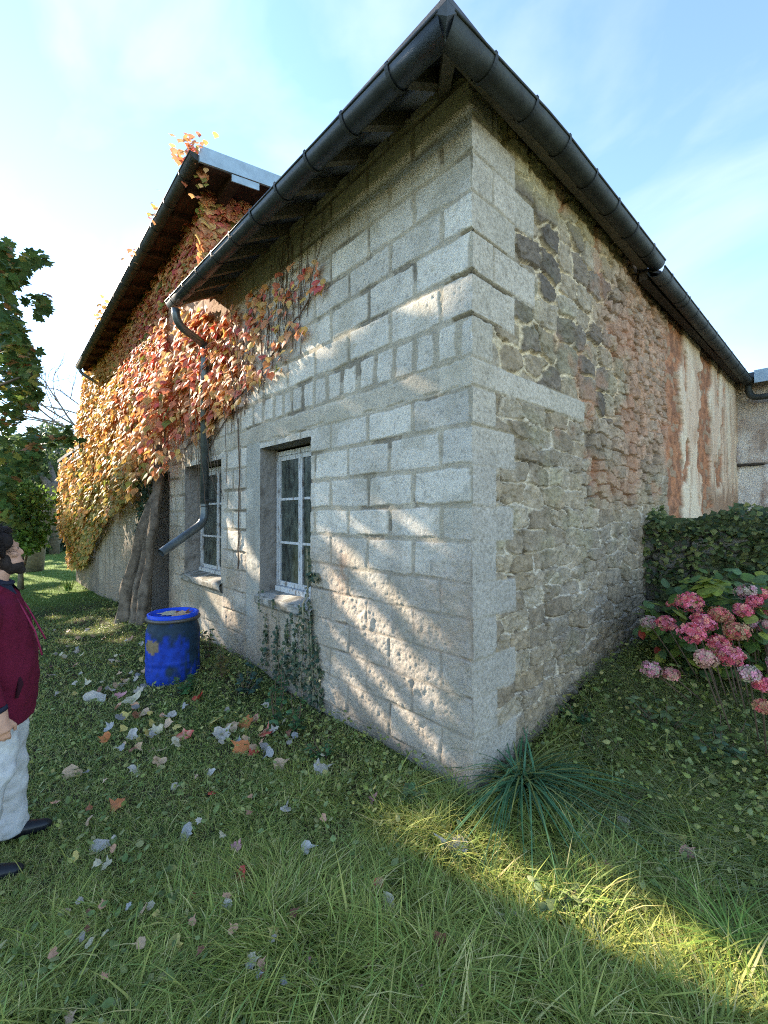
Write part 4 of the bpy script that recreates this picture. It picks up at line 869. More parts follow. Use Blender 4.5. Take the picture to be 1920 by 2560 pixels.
# leafy ground cover: clover, ground ivy and ivy, thick along the front wall
q = ground_pts(60000, 0.8, 13.0, 1.15); q = q[outside(q)]; k_ = len(q)
dw = -q[:, 1]; wallw = sst(1.5, 0.2, dw) * sst(0.2, -0.8, q[:, 0]); rightw = sst(-0.1, 0.9, q[:, 1]) * (q[:, 0] > 0); pn = fbm(q[:, 0], q[:, 1], 1.8, 3, 551)
midw = 0.35 * sst(-0.8, -2.5, q[:, 0]) * (q[:, 0] > -9.5)
pr_ = np.clip(0.04 + 0.20 * sst(.52, .62, pn) + wallw * 0.9 + rightw * 0.75 + midw, 0, 1) * (q[:, 0] > -12.5)
q = q[rng.random(k_) < pr_]; k_ = len(q); dw = -q[:, 1]
wl = sst(1.2, 0.1, dw) * (q[:, 0] < -.3); q[:, 2] += rng.random(k_) * (0.035 + 0.20 * wl * fbm(q[:, 0], q[:, 1], 2.5, 2, 553) + 0.13 * ((q[:, 1] > 0.5) & (q[:, 0] > 0)))
cc = pal(k_, [(.22, .27, .06), (.33, .37, .10), (.15, .19, .045), (.44, .42, .14), (.27, .32, .12)])
sz = rnd(k_, .016, .042) * (1 + 0.6 * (q[:, 1] > 0.8) * rng.random(k_))
nr = unit(np.stack([rnd(k_, -.7, .7), rnd(k_, -.7, .7), rnd(k_, .4, 1)], 1)); tp = unit(np.stack([rnd(k_), rnd(k_), rnd(k_, -.4, .3)], 1))
o = bpy.data.objects.new('ground_cover', leafmesh('ground_cover', L_BIT, q, nr, tp, sz, cc, M_leaf)); col.objects.link(o); tag(o, 'low ivy, clover and weeds over the ground by the walls', 'ground cover', kind='stuff')
#SECTION_OBJECTS
def dpt_point(u, v, depth): return CAM + depth * (fv + rv * ((u * S_D - 960) / F_PX) - uv_ * ((v * S_D - 1280) / F_PX))
def ground_hit(u, v, lift=0.0):
    d = fv + rv * ((u * S_D - 960) / F_PX) - uv_ * ((v * S_D - 1280) / F_PX); z = 0.0
    for _ in range(12):
        t = (z + lift - CAM[2]) / d[2]; q = CAM + t * d; z = float(gz(q[0], q[1]))
    return q
# ---- barrel
BX, BY = -3.30, -0.75; bz = float(gz(BX, BY)) - 0.03
barrel = thing('barrel', (BX, BY, bz), 'blue plastic barrel streaked with dark algae, with a torn brown patch, under the bent pipe', 'barrel')
def lathe(prof, n=48, cx=0, cy=0, z0=0, colf=None, wob=0.0):
    V = []; Fc = []; C = []
    for i, (r_, z) in enumerate(prof):
        for k in range(n):
            t = 2 * math.pi * k / n; rr = r_ * (1 + wob * (float(vnoise(t * 2, z * 4, 3)) - .5)); V.append((cx + rr * math.cos(t), cy + rr * math.sin(t), z0 + z))
            C.append(colf(t, z) if colf else (0.5, 0.5, 0.5))
    for i in range(len(prof) - 1):
        for k in range(n): a = i * n + k; b_ = i * n + (k + 1) % n; Fc.append((a, b_, b_ + n, a + n))
    return V, Fc, C
def barcol(t, z):
    a = float(fbm(t * 1.4 + 3, z * 4, 1.6, 4, 601)); b_ = float(fbm(t * 9, z * 1.5, 1.6, 4, 602)); a = a * .7 + b_ * .3; c = np.array((0.006, 0.03, 0.26))
    c = lerp(c, np.array((0.008, 0.05, 0.40)), b_)
    dirt = float(sst(0.45, 0.62, np.array(a + 0.35 * float(sst(0.35, 0.66, np.array(z))) - 0.1 * 0.6 + 0.22 * max(0.0, math.cos(t - 0.80)) - 0.09)))
    c = lerp(c, np.array((0.012, 0.03, 0.025)), dirt * 0.9)
    # torn patch on the side facing the lens, left
    tt = (t - math.radians(292) + math.pi) % (2 * math.pi) - math.pi
    rr = (tt / 0.42) ** 2 + ((z - 0.40) / 0.085) ** 2 + (float(vnoise(t * 9, z * 30, 5)) - .5) * 0.8
    if rr < 0.8: c = np.array((0.16, 0.12, 0.07)) * (0.6 + 0.9 * b_)
    return tuple(c)
zz = np.linspace(0.0, 0.64, 40); pr_ = [(0.0, 0.0)] + [(0.262 - 0.03 * float(sst(0.5, .64, z)) - 0.012 * float(sst(.08, 0, z)) + 0.004 * math.sin(z * 60) * (0.18 < z < 0.24), z) for z in zz] + [(0.215, 0.655), (0.20, 0.66)]
V, Fc, C = lathe(pr_, 72, BX, BY, bz, barcol); M_bar = mat_vc('stained_plastic', 0.6, 0.001, 40, 0.35, 15, spec=0.25)
part('body', mesh_np('body', np.array(V), Fc, M_bar, np.array(C), True), barrel)
V, Fc, C = lathe([(0.235, 0.63), (0.262, 0.635), (0.268, 0.655), (0.262, 0.668), (0.235, 0.67)], 48, BX, BY, bz); part('clamp_ring', mesh_np('clamp_ring', np.array(V), Fc, mat_vc('rusty_ring', 0.5, base=(.12, .11, .10), metal=0.6), None, True), barrel)
V, Fc, C = lathe([(0.245, 0.665), (0.250, 0.70), (0.238, 0.708), (0.222, 0.702), (0.218, 0.672), (0.0, 0.668)], 48, BX, BY, bz); part('lid', mesh_np('lid', np.array(V), Fc, mat_vc('blue_plastic', 0.4, base=(.006, .06, .55), tint=0.2, tscale=8), None, True), barrel)
# ---- fallen leaves
PALE = (.50, .43, .34); CREAM = (.60, .52, .34); WHITE = (.56, .50, .42); YEL = (.58, .46, .14); SAL = (.62, .33, .20); RED = (.55, .07, .05); ORA = (.60, .20, .06); PINK = (.66, .30, .30); PEA = (.60, .40, .24); GRY = (.40, .38, .36); BRN = (.26, .10, .05); GRN = (.30, .42, .24)
FL = [(208, 1508, 44, WHITE, 'large white fallen leaf, folded, left of the blue barrel'), (290, 1510, 46, CREAM, 'large cream fallen leaf just below left of the barrel foot'), (262, 1500, 24, PINK, 'dull pink fallen leaf beside the cream one left of the barrel'), (372, 1546, 26, WHITE, 'small white fallen leaf directly below the barrel'), (336, 1580, 30, CREAM, 'pale lobed leaf standing in the grass below the barrel'), (397, 1590, 32, SAL, 'narrow salmon leaf pointing up, below the barrel'), (458, 1562, 36, YEL, 'folded yellow maple leaf in front of the ivy'), (498, 1572, 44, PEA, 'broad peach leaf in the litter below the right window'), (478, 1588, 34, WHITE, 'white underside of a leaf lying beneath the peach one'), (530, 1562, 36, ORA, 'rusty orange leaf in the litter below the right window'), (552, 1552, 24, SAL, 'salmon leaf at the top right of the litter patch'), (522, 1618, 34, ORA, 'bright orange leaf curled on its edge in the grass'), (545, 1622, 24, RED, 'red leaf tip next to the curled orange leaf'), (602, 1652, 30, PEA, 'peach leaf below the wall foot'), (692, 1660, 36, WHITE, 'white maple leaf standing upright at the wall foot'), (575, 1585, 28, SAL, 'small salmon leaf near the nettles'), (345, 1645, 26, PEA, 'tan leaf standing in the grass under the barrel'), (283, 1588, 24, WHITE, 'white leaf lying left below the barrel'), (228, 1596, 24, ORA, 'orange leaf alone in the grass beside the white ones'), (155, 1670, 36, PEA, 'wide peach leaf in the lawn near the shoes'), (290, 1662, 24, WHITE, 'bluish white leaf in the middle of the left lawn'), (375, 1698, 18, PALE, 'small pale leaf in the centre of the lawn'), (455, 1668, 20, WHITE, 'small white leaf at the centre of the lawn'), (250, 1742, 34, ORA, 'cupped orange leaf in the grass right of the shoes'), (455, 1713, 18, RED, 'small red leaf in the centre of the lawn'), (212, 1824, 42, WHITE, 'white leaf with torn lobes right of the shoes'), (228, 1870, 28, CREAM, 'cream leaf with a dark stalk below the torn white leaf'), (402, 1800, 34, GRY, 'grey withered leaf in the lawn'), (520, 1892, 34, RED, 'crimson leaf in the grass at the lower centre'), (617, 1750, 24, WHITE, 'white leaf on edge below the wall'), (660, 1832, 26, WHITE, 'bluish white leaf near the lower centre'), (512, 1830, 22, PINK, 'faded pink leaf above the crimson one'), (415, 1936, 16, RED, 'tiny red leaf left of the crimson one'), (490, 1962, 28, WHITE, 'white leaf below the crimson one'), (805, 1727, 26, PINK, 'rose leaf left of the corner of the building'), (884, 1710, 28, RED, 'scarlet leaf caught on a weed at the corner foot'), (905, 1738, 28, PEA, 'peach leaf under the scarlet one'), (812, 1926, 52, SAL, 'large red and white maple leaf in the grass below the corner'), (838, 1968, 52, CREAM, 'large pale yellow leaf next to the red and white one'), (985, 1838, 62, WHITE, 'largest white maple leaf, standing beside the sunlit grass'), (1098, 1838, 28, WHITE, 'white leaf tip above the sunlit grass'), (1298, 1880, 40, SAL, 'orange and red leaf on the sunlit grass'), (1105, 1985, 36, CREAM, 'cream leaf within the sunlit grass'), (1480, 1842, 34, PINK, 'pink leaf in the dark weeds at the right'), (1472, 1815, 26, YEL, 'yellow leaf behind the pink one'), (1255, 1822, 34, GRN, 'pale green heart-shaped leaf above the sunlit grass'), (1348, 1772, 22, WHITE, 'small white leaf in the weeds at the right'), (1345, 1900, 24, CREAM, 'round cream leaf at the edge of the sunlit grass'), (376, 2045, 36, YEL, 'yellow leaf at the lower left'), (663, 2080, 22, PINK, 'small pink leaf near the bottom'), (938, 2055, 60, BRN, 'rust coloured leaf half hidden in the grass'), (900, 2148, 48, PINK, 'bright pink leaf on edge near the bottom'), (802, 2085, 24, RED, 'dark red leaf scrap near the bottom'), (1443, 2032, 28, RED, 'brick red leaf at the lower right'), (1592, 2130, 28, ORA, 'orange leaf at the lower right corner'), (1545, 2105, 30, PEA, 'peach leaf left of the orange one at the lower right'), (185, 1978, 26, BRN, 'brown leaf below left in the lawn'), (140, 1975, 24, PEA, 'tan leaf left of the brown one'), (150, 2200, 24, PEA, 'tan leaf at the bottom left corner'), (1300, 1990, 20, WHITE, 'tiny white leaf in the sunlit grass'), (186, 1478, 24, CREAM, 'cream leaf left of the large white one'), (310, 1540, 26, PEA, 'tan leaf between the cream leaf and the barrel foot'), (430, 1508, 22, RED, 'red leaf in the ivy right of the barrel'), (640, 1580, 20, ORA, 'orange leaf at the foot of the nettles')]
M_dead = mat_vc('fallen_leaf', 0.5, 0.001, 60, 0.25, 40, spec=0.35, trans=0.2)
def leaf_var(seed):
    r2 = np.random.default_rng(seed); V0, F0 = L_MAPLE; V1 = V0.copy()
    V1[1:, :2] = (V1[1:, :2] - [0, .38]) * np.where((np.arange(len(V1) - 1) % 2 == 1)[:, None], r2.uniform(1.0, 1.35), r2.uniform(.8, .95)) * r2.uniform(.8, 1.1, (1, 2)) + [0, .38]; V1[1:, :2] *= r2.uniform(.9, 1.08, (len(V1) - 1, 1))
    cup = r2.uniform(-.4, .6); V1[:, 2] = cup * (V1[:, 0] ** 2) * 1.8 + r2.uniform(-.5, .9) * (V1[:, 1] - .4) ** 2 + r2.normal(0, .04, len(V1)); V1[:, 1] -= 0.35
    return V1, F0
LABELS = set()
for i, (u, v, s_, c_, lab) in enumerate(FL):
    q = ground_hit(u, v, 0.022); dep = float((q - CAM) @ fv); size = min(s_ * S_D * dep / F_PX * 1.15, 0.20)
    V0, F0 = leaf_var(i * 7 + 5); tilt = rng.uniform(0.2, 1.1) if s_ < 50 else 1.0
    n_ = unit(np.array([[0.45 * tilt + rng.normal(0, .3), -0.6 * tilt + rng.normal(0, .3), 0.75]])); tp_ = unit(rnd((1, 3)) * [1, 1, .5])
    nvar = fbm(V0[:, 0] * 4 + i, V0[:, 1] * 4, 1.0, 3, 611)[None]
    two = {5: ORA}.get(i, tuple(np.array(c_) * 0.75)) if c_ != SAL else RED
    colr = cmix(np.array(c_), np.array(two), sst(0.45, 0.65, nvar)).reshape(1, -1, 3)
    V, Fa, C = instances(V0, F0, q[None], n_, tp_, np.array([size]), colr)
    st = MB(); e0 = V[1] if len(V) > 1 else q; me = mesh_np('fallen_leaf', V, Fa, M_dead, C)
    solo('fallen_leaf', me, tuple(q), lab, 'fallen leaf', 'fallen leaves scattered on the grass')
# leaf litter that cannot be told apart, left of the barrel and under the window: small things of one kind
for i in range(150):
    if i < 60: u, v = rng.uniform(110, 320), rng.uniform(1360, 1500)
    elif i < 105: u, v = rng.uniform(230, 640), rng.uniform(1520, 1625)
    else: u, v = rng.uniform(100, 700), rng.uniform(1620, 2150)
    q = ground_hit(u, v, 0.05); c_ = [GRY, CREAM, PEA, SAL, YEL, BRN, PALE][rng.integers(7)]; V0, F0 = leaf_var(900 + i)
    n_ = unit(rnd((1, 3)) * [.6, .6, 0] + [[.15, -.25, .7]]); dep = float((q - CAM) @ fv)
    V, Fa, C = instances(V0, F0, q[None], n_, unit(rnd((1, 3)) * [1, 1, .4]), np.array([rng.uniform(.045, .09) if i < 105 else rng.uniform(.025, .05)]), np.array([c_]) * rng.uniform(.6, 1.0))
    solo('small_fallen_leaf', mesh_np('small_fallen_leaf', V, Fa, M_dead, C), tuple(q), 'small faded leaf lying in the weeds and grass of the left half', 'fallen leaf', 'small faded leaves littering the weeds')
# leaves lying on the barrel lid
for i, (dx, dy, c_, lab) in enumerate(((-.06, -.02, CREAM, 'big cream leaf lying on the left of the barrel lid'), (.08, .03, PEA, 'peach leaf lying on the right of the barrel lid'), (.02, .10, BRN, 'dark brown leaf at the back of the barrel lid'))):
    q = np.array([BX + dx, BY + dy, bz + 0.685]); V0, F0 = leaf_var(70 + i); V0[:, 2] = np.abs(V0[:, 2]) * 0.5
    V, Fa, C = instances(V0, F0, q[None], np.array([[.05, -.05, 1]]), unit(rnd((1, 3)) * [1, 1, 0]), np.array([.2]), np.array([c_]))
    solo('fallen_leaf', mesh_np('fallen_leaf', V, Fa, M_dead, C), tuple(q), lab, 'fallen leaf', 'leaves lying on the barrel lid')
# ---- big sedge clump at the corner
def clump(name, base, n_, lmin, lmax, wd, cols, lab, cat, up0=0.5, bend=(.8, 1.5), bias=(0, 0)):
    an = rnd(n_, 0, 6.283); dv = np.stack([np.cos(an) + bias[0], np.sin(an) + bias[1], 0 * an], 1); dv = unit(dv)
    up = unit(np.array([0, 0, 1.0]) + dv * rnd((n_, 1), .05, up0) + rnd((n_, 3)) * .08)
    p = np.array(base) + np.stack([rng.normal(0, .035, n_), rng.normal(0, .035, n_), 0 * an], 1)
    V, Fa, C = blades(p, dv, up, rnd(n_, lmin, lmax), np.full(n_, wd), rnd(n_, *bend), pal(n_, cols), 6)
    return solo(name, mesh_np(name, V, Fa, M_grass, C), tuple(base), lab, cat)
bz2 = float(gz(.14, .32))
clump('grass_clump', (.17, .30, bz2 - .02), 170, .30, .62, .016, [(.08, .19, .08), (.12, .26, .12), (.06, .13, .06), (.28, .30, .09)], 'dark blue-green arching grass clump at the corner of the building', 'grass clump', bias=(.55, -.5), up0=.5, bend=(.6, 1.9))
clump('grass_tuft', (-.03, -.12, -.02), 60, .18, .36, .008, [(.22, .27, .06), (.32, .34, .10)], 'pale yellow-green grass tuft left of the dark clump', 'grass tuft', bias=(-.3, -.3))
clump('grass_tuft', (.75, -.30, .0), 90, .14, .26, .007, [(.16, .25, .05), (.22, .30, .07)], 'lush grass tuft in the sunlit strip', 'grass tuft')
clump('grass_tuft', (1.30, -.05, .0), 110, .14, .30, .008, [(.16, .26, .05), (.24, .34, .06)], 'tall bright grass tuft at the right end of the sunlit strip', 'grass tuft')
k = 9000; P = np.stack([rnd(k, .05, 2.2), rnd(k, .3, 3.1), np.zeros(k)], 1); P = P[vnoise(P[:, 0] * 2.2, P[:, 1] * 2.2, 651) > .38]; k = len(P); P[:, 2] = gz(P[:, 0], P[:, 1]); an = fbm(P[:, 0], P[:, 1], 1.5, 2, 652) * 9 + rng.normal(0, .6, k)
V, Fa, C = blades(P, np.stack([np.cos(an), np.sin(an), 0 * an], 1), unit(np.stack([np.cos(an) * .6, np.sin(an) * .6, np.ones(k)], 1)), rnd(k, .10, .30), np.full(k, .0035), rnd(k, .9, 1.9), pal(k, [(.24, .29, .09), (.34, .36, .13), (.16, .22, .07), (.42, .40, .20)]), 4)
o = bpy.data.objects.new('long_grass', mesh_np('long_grass', V, Fa, M_grass, C)); col.objects.link(o); tag(o, 'long arching grass on the bank beside the rubble wall', 'grass', kind='stuff')
q = ground_pts(4200, 0.9, 5.5, 0.9); q = q[outside(q) & (fbm(q[:, 0], q[:, 1], 1.6, 3, 653) > .52)]; k = len(q); q[:, 2] += rng.random(k) * .06
o = bpy.data.objects.new('broad_weeds', leafmesh('broad_weeds', L_OVAL, q, unit(np.stack([rnd(k, -.5, .5), rnd(k, -.6, .4), rnd(k, .4, 1)], 1)), unit(rnd((k, 3)) * [1, 1, .3]), rnd(k, .022, .055), pal(k, [(.20, .27, .08), (.30, .36, .13), (.14, .20, .06), (.36, .36, .14)]), M_leaf)); col.objects.link(o); tag(o, 'broad-leaved plantain and dock leaves mixed into the turf', 'weeds', kind='stuff')
# ---- broad-leaved weeds, nettles and ivy
def weed(name, base, n_, h, spread, leaf, cols, lab, cat, T=L_OVAL, up=(0, 0, 1), group=None):
    root = thing(name, tuple(base), lab, cat, group); b = MB(); P = []; NR = []; TP = []; SZ = []
    for i in range(n_):
        d = rnd(3) * [spread, spread, 0]; tipp = np.array(base) + d + np.array(up) * h * rng.uniform(.6, 1.05); s0 = np.array(base) + d * .25
        b.tube(bez(s0, s0 + np.array(up) * h * .4, tipp - np.array(up) * h * .3, tipp, 5), [.004, .0035, .003, .0025, .002], 4, caps=False)
        for j in range(9):
            t_ = rng.uniform(.15, 1); c = s0 * (1 - t_) + tipp * t_; a = rng.uniform(0, 6.283); o_ = np.array([math.cos(a), math.sin(a), .15])
            P.append(c); TP.append(o_ + rng.normal(0, .15, 3)); NR.append(np.array([0, 0, 1]) + o_ * .2 + rng.normal(0, .25, 3)); SZ.append(leaf * rng.uniform(.6, 1.15) * (1.15 - .45 * t_))
    part('stems', b.mesh('stems', M_twig), root); k = len(P); part('leaves', leafmesh('leaves', T, np.array(P), unit(np.array(NR)), unit(np.array(TP)), np.array(SZ), pal(k, cols), M_leaf), root); return root
NET = [(.07, .16, .06), (.10, .21, .08), (.05, .11, .05)]; OLV = [(.13, .16, .06), (.18, .20, .07), (.09, .12, .05)]
for u, v, n_, h, sp, lf, cs, lab, T in ((595, 1580, 5, .42, .06, .075, NET, 'tall nettle growing against the wall below the right window', L_OVAL), (640, 1590, 5, .36, .07, .08, NET, 'bushy nettle right of the tall one at the wall foot', L_OVAL), (610, 1530, 4, .45, .05, .07, NET, 'nettle half hidden in the ivy under the window', L_OVAL),
    (450, 1420, 7, .42, .12, .08, OLV, 'olive green bramble behind the barrel against the wall', L_OVAL), (480, 1460, 7, .38, .14, .07, [(.26, .20, .06), (.16, .14, .05), (.10, .13, .05)], 'yellowing bramble right of the barrel', L_OVAL),
    (405, 1500, 6, .22, .12, .07, NET, 'low green weed at the foot of the barrel', L_IVY3), (530, 1500, 7, .30, .16, .07, [(.05, .10, .07), (.07, .13, .10)], 'dark ivy heap beneath the right window', L_IVY3), (700, 1640, 6, .16, .12, .05, NET, 'dark weed at the wall foot between window and corner', L_OVAL),
    (885, 1740, 4, .14, .05, .075, [(.13, .20, .08), (.17, .23, .09)], 'small oak-leaved seedling at the building corner', L_MAPLE), (1060, 1800, 5, .10, .06, .07, [(.28, .34, .09)], 'yellow-green weed under the arching clump', L_OVAL), (1200, 1960, 6, .12, .12, .07, [(.18, .24, .10), (.25, .30, .13)], 'patch of round clover leaves in the sunlit strip', L_OVAL),
    (1300, 1650, 7, .16, .16, .07, OLV, 'low weeds on the bank beside the rubble wall', L_OVAL), (1440, 1580, 8, .22, .2, .085, [(.18, .24, .10), (.13, .19, .08)], 'large pale green weeds in front of the hydrangea', L_OVAL), (1560, 1640, 8, .22, .2, .09, [(.14, .22, .12), (.20, .26, .10)], 'broad-leaved weeds below the hydrangea at the right edge', L_OVAL), (1250, 1560, 7, .14, .14, .06, NET, 'dark weeds near the middle of the rubble wall', L_OVAL), (1350, 1740, 6, .12, .15, .06, OLV, 'olive weeds in the middle of the right bank', L_OVAL)):
    q = ground_hit(u, v); weed('weed' if 'nettle' not in lab else 'nettle', q, n_, h, sp, lf, cs, lab, 'weed' if 'nettle' not in lab else 'nettle', T)
# creeping ivy ropes under the right window
iv = thing('ivy', (-2.2, -0.05, 0), 'ivy ropes climbing the wall from the ground to the right window sill', 'ivy'); b = MB(); P = []; 
for (x0, z0, x1, z1, r0) in ((-1.80, .1, -1.83, 1.45, .011), (-1.72, .1, -1.80, .95, .008), (-1.95, .1, -1.88, .9, .007), (-2.08, .15, -2.02, .8, .006), (-2.42, .1, -2.40, .88, .006), (-2.62, .2, -2.70, .95, .005), (-1.62, .0, -1.70, .62, .005), (-2.25, .1, -2.2, .7, .005), (-1.83, 1.2, -1.66, 1.18, .004)):
    nn = 22; pts = []; zs4 = np.linspace(z0, z1, nn)
    for i, z in enumerate(zs4):
        x = np.interp(i, [0, nn - 1], [x0, x1]) + 0.03 * (float(vnoise(z * 5, x0 * 9)) - .5); y = -0.03 - (0.05 if 0.72 < z < 0.95 and x < -1.82 else 0); pts.append((x, y, z))
    b.tube(pts, [r0 * (1.0 - .4 * i / nn) * rng.uniform(.8, 1.3) for i in range(nn)], 6, caps=False)
    for i in range(nn):
        dn = (6 if zs4[i] < .55 else 3) if x0 > -2.3 or zs4[i] < .6 else 1
        for _ in range(dn): P.append(np.array(pts[i]) + rng.normal(0, .010 + .022 * (zs4[i] < .45), 3) * [1, .7, 1.6])
P = np.array(P); k = len(P); part('stems', b.mesh('stems', mat_vc('ivy_stem', 0.9, base=(.24, .22, .15), tint=.3)), iv)
part('leaves', leafmesh('leaves', L_IVY3, P, unit(np.stack([rnd(k, -.6, .8), rnd(k, -1, -.3), rnd(k, -.1, .9)], 1)), unit(rnd((k, 3)) + [0, 0, -.6]), rnd(k, .022, .048), pal(k, [(.04, .08, .05), (.07, .12, .07), (.16, .17, .10), (.10, .13, .06)]), M_leaf), iv)
iv = thing('ivy', (-6.75, -0.05, 0), 'dark ivy on the old vine trunks by the doorway', 'ivy'); k = 420; t_ = rng.random(k); P = np.stack([lerp(-6.85, -6.2, t_ * rng.random(k)) + rng.normal(0, .07, k), rnd(k, -.30, -.08), lerp(1.1, 2.35, t_) + rnd(k) * .1], 1)
part('leaves', leafmesh('leaves', L_IVY3, P, unit(np.stack([rnd(k, -.4, .9), rnd(k, -1, -.3), rnd(k, -.1, .9)], 1)), unit(rnd((k, 3)) + [0, 0, -.6]), rnd(k, .05, .08), pal(k, [(.03, .06, .03), (.05, .09, .04)]), M_leaf), iv)
# plants on and over the garden wall
k = 5200; X_ = rng.random(k) ** 1.0 * 2.8; dr = rng.random(k); keepx = (dr < .55) | (vnoise(X_ * 2.3, X_ * 0, 624) > .5); X_ = X_[keepx]; dr = dr[keepx]; k = len(X_); P = np.stack([X_, 3.24 + np.where(dr < .55, rnd(k, -.06, .5), -rnd(k, .0, .12)), np.where(dr < .55, 1.61 + rng.random(k) * .30 * vnoise(X_ * 3.5, X_ * 0, 623), 1.62 - rng.random(k) ** 1.5 * (.25 + .75 * vnoise(X_ * 2.5, X_ * 0, 621)))], 1)
gi = thing('ivy', (1.2, 3.3, 1.6), 'mossy ivy and moss hanging over the top of the garden wall', 'ivy')
part('leaves', leafmesh('leaves', L_IVY3, P, unit(np.stack([rnd(k, -.5, .5), rnd(k, -1, -.1), rnd(k, .1, 1)], 1)), unit(rnd((k, 3))), rnd(k, .025, .07), pal(k, [(.09, .13, .04), (.15, .18, .06), (.26, .28, .09), (.05, .08, .03)]), M_leaf), gi)
k = 3000; P = np.stack([rnd(k, .02, 2.8), 3.24 + rnd(k, -.02, .45), np.full(k, 1.62)], 1); an = rng.normal(-1.5, 1.2, k)
V, Fa, C = blades(P, np.stack([np.cos(an), np.sin(an), 0 * an], 1), unit(np.stack([rnd(k) * .5, rnd(k, -.8, .2), np.ones(k)], 1)), rnd(k, .05, .20) * (.5 + fbm(P[:, 0], P[:, 0] * 0, 5, 3, 622)), np.full(k, .004), rnd(k, .8, 1.7), pal(k, [(.18, .20, .06), (.26, .26, .10), (.12, .15, .05)]), 3)
part('grass', mesh_np('grass_top', V, Fa, M_grass, C), gi)
# ---- hydrangea
hy = thing('hydrangea', (.95, 2.1, float(gz(.95, 2.1))), 'hydrangea bush full of pink flower heads in front of the garden wall', 'hydrangea')
HEADS = [(780, 570, 140, 0), (510, 800, 100, 0), (320, 790, 85, 1), (930, 790, 125, 0), (800, 910, 130, 0), (1110, 700, 95, 2), (1205, 745, 60, 2), (1310, 890, 125, 2), (1420, 450, 105, 1), (1380, 650, 92, 0), (1510, 560, 75, 0), (1610, 470, 65, 0), (1100, 1030, 110, 0), (1250, 1170, 135, 0), (960, 1200, 110, 3), (350, 1320, 100, 1), (570, 1370, 80, 3), (1450, 1360, 95, 1), (1580, 1480, 90, 0), (1600, 1730, 80, 2), (1480, 800, 55, 1), (575, 590, 45, 0), (1640, 830, 80, 3), (1720, 650, 110, 0), (1800, 900, 110, 0), (1790, 1250, 110, 1)]
HC = {0: [(.70, .13, .20), (.76, .22, .29), (.62, .10, .13), (.68, .27, .19)], 1: [(.66, .26, .33), (.60, .36, .34), (.45, .38, .26)], 2: [(.58, .12, .12), (.50, .22, .12), (.45, .28, .14)], 3: [(.58, .30, .24), (.48, .32, .20), (.62, .24, .24)]}
FLOR = (np.array([(0, 0, 0), (.5, .12, .1), (.42, .42, .14), (.12, .5, .1), (-.12, .5, .1), (-.42, .42, .14), (-.5, .12, .1), (-.5, -.12, .1), (-.42, -.42, .14), (-.12, -.5, .1), (.12, -.5, .1), (.42, -.42, .14), (.5, -.12, .1)]), np.array([(0, 1, 2), (0, 2, 3), (0, 4, 5), (0, 5, 6), (0, 7, 8), (0, 8, 9), (0, 10, 11), (0, 11, 12)]))
M_petal = mat_vc('petal', 0.6, 0.0, tint=0.15, tscale=60, spec=0.25, trans=0.2)
hb = MB(); hroot = np.array([1.15, 2.35, .3])
for i, (zx, zy, r_, kind) in enumerate(HEADS):
    u = (1550 + .223 * zx) / S_D; v = (1380 + .223 * zy) / S_D; dep = 3.02 + 0.25 * float(hsh(i * 1.0, 3.0)) + (0.5 if zx < 650 else 0) - 0.0009 * (zy - 800)
    c = dpt_point(u, v, dep); R_ = r_ * .223 * dep / F_PX; k = int(60 + 80 * min(1, r_ / 120)); d = unit(rng.normal(0, 1, (k, 3)) + np.array([.2, -.25, .35])); 
    fp = c + d * R_ * [1, 1, .82] * rnd((k, 1), .66, 1.08)
    me = leafmesh('flower_head', FLOR, fp, unit(d + rnd((k, 3)) * .35), unit(rnd((k, 3))), rnd(k, .022, .034), pal(k, HC[kind], None, .3), M_petal)
    part('flower_head', me, hy, {0: None, 1: 'faded pale pink flower head', 2: 'brick red fading flower head', 3: 'dried greenish flower head'}[kind])
    g2 = c * .65 + hroot * .35; g2[2] = gz(g2[0], g2[1]); hb.tube(bez(g2, g2 * .6 + c * .4, c * .8 + g2 * .2, c, 7), .005, 5, caps=False)
k = 1300; d = rng.normal(0, 1, (k, 3)); d = unit(d) * rng.random((k, 1)) ** .45; P = np.array([1.08, 2.40, .76]) + d * [.80, .62, .52]; P = P + fh * 0.14
P = P[P[:, 2] > gz(P[:, 0], P[:, 1]) + .02]; k = len(P); P[:, 0] = np.maximum(P[:, 0], .06)
kk = 26; P3 = np.array([dpt_point((1550 + .223 * 1010) / S_D, (1380 + .223 * 350) / S_D, 3.7)] * kk) + rng.normal(0, .045, (kk, 3)) * [1, 1, .6]; a_ = rnd(kk, 0, 6.28)
col_ = np.concatenate([pal(k, [(.12, .19, .04), (.20, .27, .05), (.34, .38, .07), (.07, .12, .04), (.15, .24, .09)]), pal(kk, [(.34, .38, .06), (.28, .34, .06)])])
nr = np.concatenate([unit(np.stack([rnd(k, -.3, .6), rnd(k, -.8, .3), rnd(k, .3, 1.2)], 1)), unit(np.stack([np.cos(a_) * .4, np.sin(a_) * .4, np.ones(kk)], 1))]); tp = np.concatenate([unit(rnd((k, 3)) + [.1, -.3, -.3]), unit(np.stack([np.cos(a_), np.sin(a_), np.full(kk, -.1)], 1))])
L_HYD = fan([(0, 0), (.16, .08), (.30, .25), (.35, .45), (.27, .7), (.12, .9), (0, 1.0), (-.12, .9), (-.27, .7), (-.35, .45), (-.30, .25), (-.16, .08)], (0, .45), 0.25, 0.35)
part('foliage', leafmesh('foliage', L_HYD, np.concatenate([P, P3]), nr, tp, np.concatenate([rnd(k, .08, .14), rnd(kk, .13, .18)]), col_, M_leaf), hy); part('stems', hb.mesh('stems', M_twig), hy)
